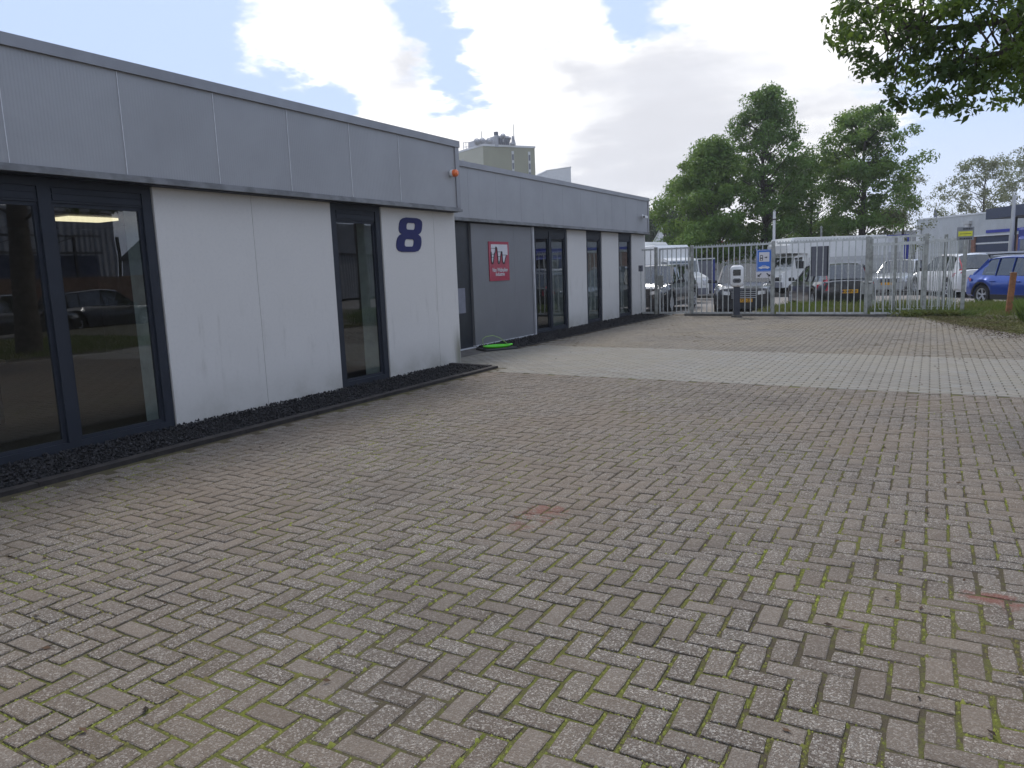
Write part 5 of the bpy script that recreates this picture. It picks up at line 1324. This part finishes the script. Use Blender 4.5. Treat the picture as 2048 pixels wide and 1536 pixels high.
MB().cyl((0, 0, 0), (0, 0, 2.3), .13, .12, 10).build('lower_post', M_CAMPER2, lp, True); MB().cyl((0, 0, 2.3), (0, 0, 4.15), .10, .075, 10).build('upper_post', M_CAMPER2, lp, True)

# ================================================================== FAR BUILDINGS
def seg_box(root, off, a, b, th, z0, z1, mat, name, inset=0.):
    """wall slab from a to b (2-D), thickness th away from the camera"""
    a, b = Vector((a[0], a[1])), Vector((b[0], b[1])); d = (b - a).normalized(); nrm = Vector((-d.y, d.x))
    if nrm.dot(a) < 0: nrm = -nrm
    a2, b2 = a + nrm * inset, b + nrm * inset
    ps = [a2, b2, b2 + nrm * th, a2 + nrm * th]
    mb = MB(off); mb.add([(p.x, p.y, z0) for p in ps] + [(p.x, p.y, z1) for p in ps], [(0, 3, 2, 1), (4, 5, 6, 7), (0, 1, 5, 4), (1, 2, 6, 5), (2, 3, 7, 6), (3, 0, 4, 7)])
    return mb.build(name, mat, root)
A = AT(1832, 480, 74)[:2]; B = AT(2048, 480, 66)[:2]; dAB = (B - A) / np.linalg.norm(B - A); B2 = B + dAB * 14
def hp(px, D=None):  # point on the hall front line below pixel column px
    d = ray(px, 480); d = d[:2]; M2 = np.array([d, -dAB]).T; s = np.linalg.solve(M2, A); return A + dAB * s[1]
hall = empty('white_hall', (A[0], A[1], 0), 0, 'white corrugated industrial hall with navy doors in the right background', 'building')
oH = (A[0], A[1], 0)
def zat(px, py): q = hp(px); D = np.hypot(*q); d = ray(px, py); return H0 + d[2] * D / math.hypot(d[0], d[1])
zT = zat(1832, 441); zB = zat(1950, 471)
cols = list(range(1832, 2049, 27)) + []
pts = [hp(c) for c in cols] + [B2]
for a, b in zip(pts[:-1], pts[1:]): seg_box(hall, oH, a, b, .3, zB, zT, M_HALL, 'cladding_panel')
seg_box(hall, oH, hp(1832), hp(1918), .3, 0, zB - .002, M_HALL, 'cladding_panel')
seg_box(hall, oH, hp(1918), hp(1943), .3, 0, zB - .002, pm('grey_block_wall', (.27, .28, .27), .9, var=.2, scale=2), 'block_wall')
seg_box(hall, oH, hp(1943), hp(1950), .35, 0, zB - .002, M_BRICKRED, 'brick_pier', -.03)
zm_ = zat(1980, 486)
seg_box(hall, oH, hp(1950), hp(2022), .2, 0, zm_ - .06, M_NAVYP, 'door_panel', .1)
seg_box(hall, oH, hp(1950), hp(2022), .2, zm_ + .06, zB - .1, M_NAVYP, 'door_panel', .1)
seg_box(hall, oH, hp(1950), hp(2022), .2, zm_ - .058, zm_ + .058, M_WHITE, 'door_rail', .08)
seg_box(hall, oH, hp(2022), B2, .3, 0, zB - .102, M_BRICKRED, 'brick_wall', .05)
seg_box(hall, oH, hp(1943), B2, .3, zB - .1, zB - .003, M_WHITE, 'drip_rail', -.08)
seg_box(hall, oH, hp(1972), B2, .05, zB + .12, zB + .34, M_NAVYB, 'lettering_band', -.06)
for c in (1836, 1932): seg_box(hall, oH, hp(c), hp(c) + dAB * .35, .15, .1, zT - .7, M_WHITE, 'downpipe', -.2); seg_box(hall, oH, hp(c) - dAB * .1, hp(c) + dAB * .5, .3, zT - .7, zT - .45, M_CAMPER2, 'hopper', -.3)
seg_box(hall, oH, hp(1832), B2, .4, zT, zT + .12, M_WHITE, 'coping', -.06)
q = hp(1869); MB(oH).cyl((q[0], q[1] + 3, zT), (q[0], q[1] + 3, zT + .9), .15, .15, 8).build('flue', M_GREYP, hall)
nrm = np.array([-dAB[1], dAB[0]]);
bk = A + nrm * 25
mb = MB(oH); mb.add([(*A, 0), (*(A + nrm * 25), 0), (*(A + nrm * 25), zT), (*A, zT)], [(0, 1, 2, 3)]); mb.add([(*A, zT - .01), (*B2, zT - .01), (*(B2 + nrm * 25), zT - .01), (*(A + nrm * 25), zT - .01)], [(0, 1, 2, 3)]); mb.build('gable_and_roof', M_HALL, hall)
# canopy
c1 = AT(1972, 425, 52); c2 = AT(2075, 405, 47)
cn = empty('navy_canopy', (c1[0], c1[1], 0), 0, 'flat navy canopy on dark posts at the right background', 'canopy')
seg_box(cn, (c1[0], c1[1], 0), c1[:2], c1[:2] + (c2 - c1)[:2] * 3, 4., AT(1990, 437, 51)[2], AT(1990, 416, 51)[2], M_NAVYP, 'roof_slab')
for px_, D_ in ((2029, 51), (2110, 48)):
    q = AT(px_, 480, D_); mb = MB((c1[0], c1[1], 0)); mb.cyl((q[0], q[1], 0), (q[0], q[1], AT(1990, 437, 51)[2] - .002), .09, .09, 8); mb.build('post', M_BLACK, cn)
# far low house left of the hall
p = AT(1808, 480, 82)
fh = empty('low_house', (p[0], p[1], 0), .1, 'low pale house with grey roof between the trees and the white hall', 'building')
MB().box(-3, 3.5, 0, 6, 0, 2.6).build('wall', M_CONC, fh); MB().prism([(-3.3, 2.6), (3.8, 2.6), (2.4, 3.9), (-1.6, 3.9)], -.3, 6.3).build('roof', pm('grey_tiles', (.28, .28, .28), .8), fh)
for x in (-1.8, .6): MB().box(x, x + 1, -.02, -.002, 1.0, 2.1).build('window', M_FRAME, fh)
# tower with antennas
T0 = AT(967, 320, 120); T1 = AT(1070, 320, 124); T2 = AT(905, 320, 128)
zt_ = AT(967, 292, 120)[2]
ez = np.array([T1[0] - T0[0], T1[1] - T0[1]]); ew = np.array([T2[0] - T0[0], T2[1] - T0[1]])
tw = empty('office_tower', (T0[0], T0[1], 0), 0, 'olive clad tower with roof antennas behind the far wing', 'building')
oT = (T0[0], T0[1], 0)
def para(mbx, o, a, b, z0, z1):
    o, a, b = np.array(o), np.array(a), np.array(b); ps = [o, o + a, o + a + b, o + b]
    return mbx.add([(*p, z0) for p in ps] + [(*p, z1) for p in ps], [(0, 3, 2, 1), (4, 5, 6, 7), (0, 1, 5, 4), (1, 2, 6, 5), (2, 3, 7, 6), (3, 0, 4, 7)])
o2 = T0[:2]
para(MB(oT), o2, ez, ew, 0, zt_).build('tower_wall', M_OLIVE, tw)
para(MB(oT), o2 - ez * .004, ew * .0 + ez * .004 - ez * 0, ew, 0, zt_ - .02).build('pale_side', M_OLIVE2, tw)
para(MB(oT), o2 - ez * .01 - ew * .01, ez * 1.02, ew * 1.02, zt_, zt_ + .3).build('parapet', M_CONC, tw)
nz = np.array([ez[1], -ez[0]]); nz = nz / np.linalg.norm(nz); nz = nz if nz @ o2 < 0 else -nz
for t in (.56, .885):
    para(MB(oT), o2 + ez * (t - .022) + nz * .08, ez * .045, -nz * .07, 0, zt_ - .6).build('window_strip', M_CAMPER2, tw)
    for k_ in range(12):
        para(MB(oT), o2 + ez * (t - .015) + nz * .14, ez * .03, -nz * .05, zt_ - 2.0 - k_ * 1.35, zt_ - 1.1 - k_ * 1.35).build('window', M_GREYP, tw)
nw = np.array([ew[1], -ew[0]]); nw = nw / np.linalg.norm(nw); nw = nw if nw @ ez < 0 else -nw
for k_ in range(7): para(MB(oT), o2 + ew * .62 + nw * .1, ew * .05, -nw * .06, zt_ - 2.0 - k_ * 1.35, zt_ - 1.2 - k_ * 1.35).build('window', M_ANT, tw)
# plant room
para(MB(oT), o2 + ez * .34 + ew * .12, ez * .25, ew * .3, zt_, zt_ + 1.9).build('plant_room', M_ANT, tw); para(MB(oT), o2 + ez * .1 + ew * .3, ez * .22, ew * .3, zt_, zt_ + 1.5).build('plant_room', M_ANT, tw)
for k_ in range(6): para(MB(oT), o2 + ez * (.35 + k_ * .04) + ew * .10, ez * .025, ew * .015, zt_ + .4, zt_ + 1.6).build('louvre', M_GREYP, tw)
def TP(px, py, D=121): return AT(px, py, D)
def ant(kind, px, ytop, ybot, r, lab):
    a, b = TP(px, ytop), TP(px, ybot); root = empty('roof_' + kind, (a[0], a[1], b[2]), 0, lab, 'antenna'); hgt = a[2] - b[2]
    if kind == 'mast': MB().cyl((0, 0, 0), (0, 0, hgt), r, r * .5, 6).build('rod', M_ANT, root); MB().cyl((0, 0, 0), (0, 0, hgt * .25), r * 2, r * 2, 6).build('foot', M_ANT, root)
    elif kind == 'chimney': MB().cyl((0, 0, 0), (0, 0, hgt), r, r, 10).build('pipe', M_ANT, root); MB().cyl((0, 0, hgt - .5), (0, 0, hgt), r * 1.15, r * 1.15, 10).build('collar', M_GREYP, root)
    else:
        MB().cyl((0, 0, 0), (0, 0, hgt * .6), .12, .12, 6).build('stand', M_ANT, root)
        nd = Vector((.45, -.89, 0)); mb = MB(); mb.cyl(Vector((0, 0, hgt * .62)), Vector((0, 0, hgt * .62)) + nd * .5, r, r * .95, 16); mb.cyl(Vector((0, 0, hgt * .62)) + nd * .5, Vector((0, 0, hgt * .62)) + nd * .9, r * .95, r * .3, 16); mb.build('drum', M_ANT, root, True)
ant('mast', 963, 262, 290, .1, 'thin mast at the left of the tower roof'); ant('mast', 1027, 248, 291, .1, 'tall thin mast at the right end of the tower plant room')
ant('chimney', 992, 264, 294, .32, 'thick grey flue standing on the tower roof'); ant('dish', 954, 279, 291, .5, 'leftmost drum antenna on the tower roof')
ant('dish', 965, 278, 290, .5, 'second drum antenna from the left on the tower roof'); ant('dish', 979, 279, 291, .55, 'drum antenna just left of the roof flue'); ant('dish', 1006, 266, 284, .42, 'high drum antenna right of the roof flue')
ant('dish', 1019, 273, 284, .25, 'small drum antenna beside the tall mast'); ant('mast', 1025, 272, 290, .25, 'short thick mast next to the tall thin one')
rl = empty('roof_railing', (*TP(930, 300)[:2], zt_ + .3), 0, 'thin safety railing at the left tower roof corner', 'railing')
for i in range(4):
    q = TP(927 + i * 5, 290, 126); MB(tuple(rl.location)).cyl((q[0], q[1], zt_ + .2), (q[0], q[1], zt_ + 1.6), .06, .06, 5).build('baluster', M_ANT, rl)
q, q2 = TP(926, 290, 126), TP(944, 290, 126)
for z in (.9, 1.6): MB(tuple(rl.location)).bar((q[0], q[1], zt_ + z), (q2[0], q2[1], zt_ + z), .08).build('rail', M_ANT, rl)
W0 = AT(1094, 345, 84); W1 = AT(1142, 350, 82); W2_ = AT(1040, 345, 95)
wb2 = empty('white_block', (W0[0], W0[1], 0), 0, 'plain white flat roofed block right of the olive tower', 'building')
zw = AT(1094, 343, 84)[2]
para(MB((W0[0], W0[1], 0)), W0[:2], (W1 - W0)[:2], (W2_ - W0)[:2], 0, zw).build('wall', M_CONC, wb2)
para(MB((W0[0], W0[1], 0)), W0[:2] - (W1 - W0)[:2] * .02, (W1 - W0)[:2] * 1.04, (W2_ - W0)[:2] * 1.02, zw, zw + .15).build('parapet', M_CAMPER2, wb2)
# hall, rack and wall opposite, which the windows mirror
oh = empty('grey_hall', (22, 12, 0), 0, 'grey corrugated hall across the yard, mirrored in the left windows', 'building')
for i in range(7): MB((22, 12, 0)).box(22, 22.2, 2 + i * 3.03, 2 + (i + 1) * 3.03 - .01, 0, 5.0).build('cladding_panel', M_HALLG, oh)
MB((22, 12, 0)).box(22.2, 34, 2, 23.2, 0, 4.95).build('hall_body', M_HALLG, oh); MB((22, 12, 0)).box(21.9, 34.1, 1.9, 23.3, 5.001, 5.15).build('coping', M_TRIM, oh)
rk = empty('steel_rack', (19.5, 12, 0), 0, 'tall dark steel rack in front of the grey hall', 'rack')
for y in np.arange(9, 22, 2.1): MB((19.5, 12, 0)).box(19.4, 19.5, y, y + .1, 0, 3.7).build('upright', M_BLACK, rk)
for z in (1.6, 2.9, 3.65): MB((19.5, 12, 0)).box(19.28, 19.39, 9, 20.8, z, z + .1).build('beam', M_BLACK, rk)
for y in np.arange(9, 19, 2.1): MB((19.5, 12, 0)).bar((19.33, y + .1, 2.95), (19.33, y + 2.1, 3.65), .05).build('brace', M_BLACK, rk)
MB((19.5, 12, 0)).box(19.6, 21, 9, 20.8, 1.0, 2.85).build('stored_goods', M_NAVYP, rk)
bw = empty('brick_boundary_wall', (15.5, 15, 0), 0, 'brown brick wall across the yard with a bar fence before it', 'wall')
MB((15.5, 15, 0)).box(17.4, 17.6, 4, 34, 0, 1.9).build('wall_body', pm('brown_brick', (.12, .07, .05), .9, var=.3, scale=6), bw)
ph_ = empty('pitched_hall', (24, 42, 0), 0, 'dark roofed hall far across, mirrored in the narrow window', 'building')
MB((24, 42, 0)).box(22, 32, 30, 52, 0, 3.0).build('wall', M_HALLG, ph_); MB((24, 42, 0)).prism([(21.7, 3.001), (32.3, 3.001), (27, 5.6)], 29.8, 52.2).build('roof', M_FRAME, ph_)

# ================================================================== TREES
def limb(mb, p, q, r0, r1, wob=.08, seg=3, n=7):
    p, q = np.array(p, float), np.array(q, float); prev = p; ln = np.linalg.norm(q - p)
    for i in range(1, seg + 1):
        t = i / seg; c = p + (q - p) * t + (rng.normal(0, wob * ln / seg, 3) if i < seg else 0)
        mb.cyl(prev, c, r0 + (r1 - r0) * (i - 1) / seg, r0 + (r1 - r0) * t, n, False); prev = c
def leaves(Cs, Rs, per, size, up=.35, flat=.65):
    """leaf diamonds scattered through clumps"""
    n = len(Cs) * per
    c = np.repeat(Cs, per, 0); r = np.repeat(Rs, per)
    d = rng.normal(0, 1, (n, 3)); d /= np.linalg.norm(d, axis=1)[:, None]
    rad = r * rng.random(n) ** .45
    P = c + d * rad[:, None] * np.array([1, 1, flat])
    nr = d * .8 + rng.normal(0, .6, (n, 3)) + np.array([0, 0, up]); nr /= np.linalg.norm(nr, axis=1)[:, None]
    t = np.cross(nr, rng.normal(0, 1, (n, 3))); t /= np.linalg.norm(t, axis=1)[:, None]; b = np.cross(nr, t)
    s = size * rng.uniform(.6, 1.3, n)[:, None]
    drop = np.array([0, 0, -1.]) * s * .25
    return np.stack([P - t * s * .5, P - b * s * .28 + nr * s * .06, P + t * s * .5 + drop, P + b * s * .28 + nr * s * .06], 1)
def tree(name, label, base, height, crown0, R, prof, nclump, per, size, mat, tr, seed, clump=(.5, .9), group=None, lean=(0, 0), bark=None, dense=1.):
    global rng
    rng = np.random.default_rng(seed)
    root = empty(name, base, 0, label, 'tree', group)
    Cs = []; 
    ch = height - crown0
    for i in range(nclump):
        t = rng.random() ** .9; rr = R * prof(t) * math.sqrt(rng.uniform(.03, 1)); a = rng.uniform(0, 6.283)
        wob = 1 + .22 * math.sin(3 * a + seed) + .14 * math.sin(7 * a + seed * 2 + 5 * t)
        Cs.append((math.cos(a) * rr * wob + lean[0] * t, math.sin(a) * rr * wob + lean[1] * t, crown0 + t * ch))
    Cs = np.array(Cs); Rs = rng.uniform(*clump, nclump)
    mb = MB(); tp_ = (lean[0] * .7, lean[1] * .7, crown0 + ch * .8)
    limb(mb, (0, 0, -.1), (lean[0] * .1, lean[1] * .1, crown0), tr, tr * .8, .02, 3, 10)
    limb(mb, (lean[0] * .1, lean[1] * .1, crown0), tp_, tr * .8, tr * .15, .05, 4, 8)
    mb.build('trunk', bark or M_BARK, root, True)
    br = MB()
    for i in range(0, nclump, 2):
        c = Cs[i]; z0 = max(crown0 * .8, c[2] - (.35 + .5 * rng.random()) * math.hypot(c[0], c[1]) - .3); z0 = min(z0, tp_[2])
        limb(br, (lean[0] * .3, lean[1] * .3, z0), c, tr * .16, tr * .03, .12, 2, 5)
    br.build('branches', bark or M_BARK, root)
    o = quads('crown', leaves(Cs, Rs, per, size), mat, root); o['kind'] = 'stuff'
    return root
def trbase(px, D, z=0): q = AT(px, 520, D); return (float(q[0]), float(q[1]), z)
oval_p = lambda t: math.sin(math.pi * min(1, (t * .86 + .12))) ** .62
round_p = lambda t: max(.15, math.sin(math.pi * (t * .9 + .08))) ** .5
cone_p = lambda t: max(.18, (1 - t) ** .55) * min(1, .55 + t * 3)
prA = lambda t: (1.0 if t < .5 else 1 - .72 * ((t - .5) / .5) ** 1.3) * min(1, .75 + t * 2)
prC = lambda t: (1.0 if t < .45 else math.sqrt(max(.06, 1 - ((t - .45) / .58) ** 2))) * min(1, .8 + t)
prL = lambda t: max(.3, (1 - t) ** .45) * min(1, .8 + t)
GT = 'broad leafed trees standing beyond the parking area'
tree('broadleaf_tree', 'tallest green tree behind the fence with trunk above the charging sign', trbase(1528, 46), 10.9, 2.6, 2.75, prA, 230, 130, .17, M_LEAF, .26, 5, (.35, .8), GT)
tree('broadleaf_tree', 'round crowned green tree right of the tallest one', trbase(1722, 45), 9.2, 2.9, 2.35, prC, 180, 130, .17, M_LEAF2, .22, 8, (.35, .75), GT)
tree('broadleaf_tree', 'wide dense green tree at the left with its crown reaching down to the vans', trbase(1422, 43), 7.9, 1.8, 2.7, prL, 210, 150, .17, M_LEAF2, .2, 12, (.4, .8), GT)
tree('broadleaf_tree', 'small green tree filling the gap between the two tall ones', trbase(1618, 50), 7.6, 2.0, 2.2, round_p, 90, 130, .17, M_LEAF, .15, 15, (.45, .8), GT)
tree('broadleaf_tree', 'low green tree between building end and left crown', trbase(1362, 47), 6.4, 1.9, 2.0, round_p, 60, 140, .17, M_LEAF2, .16, 18, (.45, .8), GT)
tree('pale_tree', 'thin pale tree showing at the right of the round crown', trbase(1805, 62), 7.3, 2.0, 2.2, round_p, 60, 60, .16, M_BUD, .14, 21, (.5, .9))
tree('budding_tree', 'pale budding tree above the white hall roof', trbase(1962, 95), 11.3, 3.5, 4.6, round_p, 110, 70, .24, M_BUD, .25, 25, (.5, 1.1))
tree('budding_tree', 'second pale budding tree at the right edge above the canopy', trbase(2066, 92), 11.6, 3.5, 4.4, round_p, 110, 70, .24, M_BUD, .25, 27, (.5, 1.1))
tree('shrub', 'yellow green shrub between the trunks above the charging sign', trbase(1500, 58), 4.2, .4, 2.0, round_p, 40, 110, .2, M_SHRUB, .08, 31, (.5, .8))
tree('shrub', 'olive brown bush behind the motorhome roof', trbase(1588, 60), 5.2, .4, 2.8, round_p, 60, 110, .22, M_SHRUB, .08, 33, (.6, .9))
tree('shrub', 'olive bush right of the round tree trunk', trbase(1768, 60), 4.6, .4, 2.4, round_p, 50, 110, .22, M_SHRUB, .08, 35, (.6, .9))
tree('shrub', 'reddish leaved bush behind the red crane', trbase(1466, 60), 3.6, .4, 1.4, round_p, 30, 60, .2, M_RED, .06, 37, (.4, .7))
tree('shrub', 'olive bush behind the left vans', trbase(1655, 64), 4.4, .3, 3.2, round_p, 60, 110, .22, M_SHRUB, .08, 39, (.6, .9))
# far wood as one mass
rng = np.random.default_rng(50)
k = 420; px_ = rng.uniform(1150, 1420, k); D_ = rng.uniform(85, 110, k)
Cs = []
for a, D in zip(px_, D_):
    q = AT(a, 520, D); Cs.append((q[0], q[1], rng.uniform(.5, 8.2 - .8 * abs(math.sin(a * .05)))))
o = quads('far_wood', leaves(np.array(Cs), rng.uniform(1., 1.8, k), 90, .42), M_FARWOOD); tag(o, 'dark green distant wood seen between building end and trees', 'wood', kind='stuff')
k = 420; px_ = rng.uniform(1400, 2200, k); D_ = rng.uniform(110, 130, k); Cs = []
for a, D in zip(px_, D_):
    q = AT(a, 520, D); Cs.append((q[0], q[1], rng.uniform(.3, 4.2)))
o = quads('far_wood', leaves(np.array(Cs), rng.uniform(1., 1.8, k), 80, .45), M_FARWOOD); tag(o, 'low dark green distant wood on the horizon behind the trucks', 'wood', kind='stuff')
# overhanging near tree
rng = np.random.default_rng(60)
TB = (4.35, 9.35, 0)
nt_root = empty('overhanging_tree', TB, 0, 'leafy branches of a near tree hanging into the top right corner', 'tree')
mb = MB(); limb(mb, (0, 0, -.1), (-.1, .1, 3.0), .27, .21, .01, 4, 14); limb(mb, (-.1, .1, 3.0), (-.2, .3, 6.8), .21, .08, .03, 4, 10); mb.build('trunk', M_BARK, nt_root, True)
targets = [(1668, 10, 10.2), (1720, 45, 10.), (1745, 95, 9.6), (1700, 150, 9.6), (1745, 160, 9.4), (1790, 60, 9.2), (1810, 130, 9.4), (1815, 205, 9.2), (1860, 170, 9.2), (1850, 60, 9.), (1900, 110, 9.2), (1915, 200, 9.1), (1960, 150, 9.0), (1960, 60, 9.0), (1905, 20, 8.8), (1820, 10, 9.), (1760, 0, 9.6), (2010, 170, 9.), (2020, 100, 9.2), (2040, 30, 9.), (2060, 140, 9.2), (1985, 10, 8.6), (2090, 60, 9.), (2110, 120, 9.)]
fine = []
for (a, b, D) in targets:
    c = AT(a, b, D)
    for k_ in range(9):
        fine.append(c + rng.normal(0, .2, 3) * np.array([1, 1.6, .7]))
for k_ in range(150):
    a = rng.uniform(1800, 2300); b = rng.uniform(-500, 30); fine.append(AT(a, b, rng.uniform(8.2, 11.5)))
for k_ in range(200):
    t = rng.random(); an = rng.uniform(0, 6.28); rr = 3.6 * math.sqrt(rng.random()) * math.sin(math.pi * (.15 + .8 * t)) ** .6
    fine.append(np.array([TB[0] + rr * math.cos(an), TB[1] + rr * math.sin(an), 3.9 + t * 5.0]))
fine = np.array(fine)
keepf = []
for q_, f in enumerate(fine):
    if q_ >= len(targets) * 9:
        a, b, z_ = proj(f)
        if z_ > 0 and a < 2060 and b > -20: continue
    a, b, z_ = proj(f)
    bad = z_ > 0 and a < 2048 + 20 and b > (232 if a > 1800 else 70 + (a - 1650) * 1.05) - 8
    if not bad and not (z_ > 0 and a < 1665 and b > -60): keepf.append(f)
nT = len(targets) * 9
fine = np.array(keepf) - np.array(TB)
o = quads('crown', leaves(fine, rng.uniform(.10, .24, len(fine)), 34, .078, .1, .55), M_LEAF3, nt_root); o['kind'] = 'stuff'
br = MB()
hubs = [np.array(AT(a, b, D)) - np.array(TB) for a, b, D in ((1830, 60, 9.1), (1930, 120, 9.1), (2010, 60, 9.0), (2060, 10, 9.2))]
for h in hubs: limb(br, (-.12, .15, 3.3 + rng.uniform(0, 1.2)), h, .06, .02, .06, 5, 7)
for i, f in enumerate(fine[:len(targets) * 9]):
    if i % 3: continue
    h = min(hubs, key=lambda q: np.linalg.norm(q - f)); limb(br, h + rng.normal(0, .1, 3), f, .012, .003, .08, 3, 5)
for f in fine[len(targets) * 9::5]: limb(br, (-.15, .2, min(6.5, max(3., f[2] - 1.2))), f, .03, .006, .08, 3, 5)
br.build('branches', M_BARK, nt_root)
tree('mirrored_tree', 'tree across the yard end, its brown trunk mirrored in the narrow window', (6.6, 23.8, 0), 9, 4.5, 2.6, round_p, 60, 110, .22, M_LEAF2, .25, 71, (.5, .9))

# ================================================================== AIR
hz = MB().box(-310, 310, -70, 410, -1.3, 34)
m_ = bpy.data.materials.new('thin_haze'); m_.use_nodes = True; n_ = m_.node_tree; n_.nodes.clear()
pv = N('ShaderNodeVolumePrincipled', n_); pv.inputs['Density'].default_value = .0007; pv.inputs['Color'].default_value = (.95, .97, 1, 1); pv.inputs['Anisotropy'].default_value = .2
L(pv.outputs[0], N('ShaderNodeOutputMaterial', n_).inputs['Volume'], n_)
tag(hz.build('haze', m_), kind='stuff')
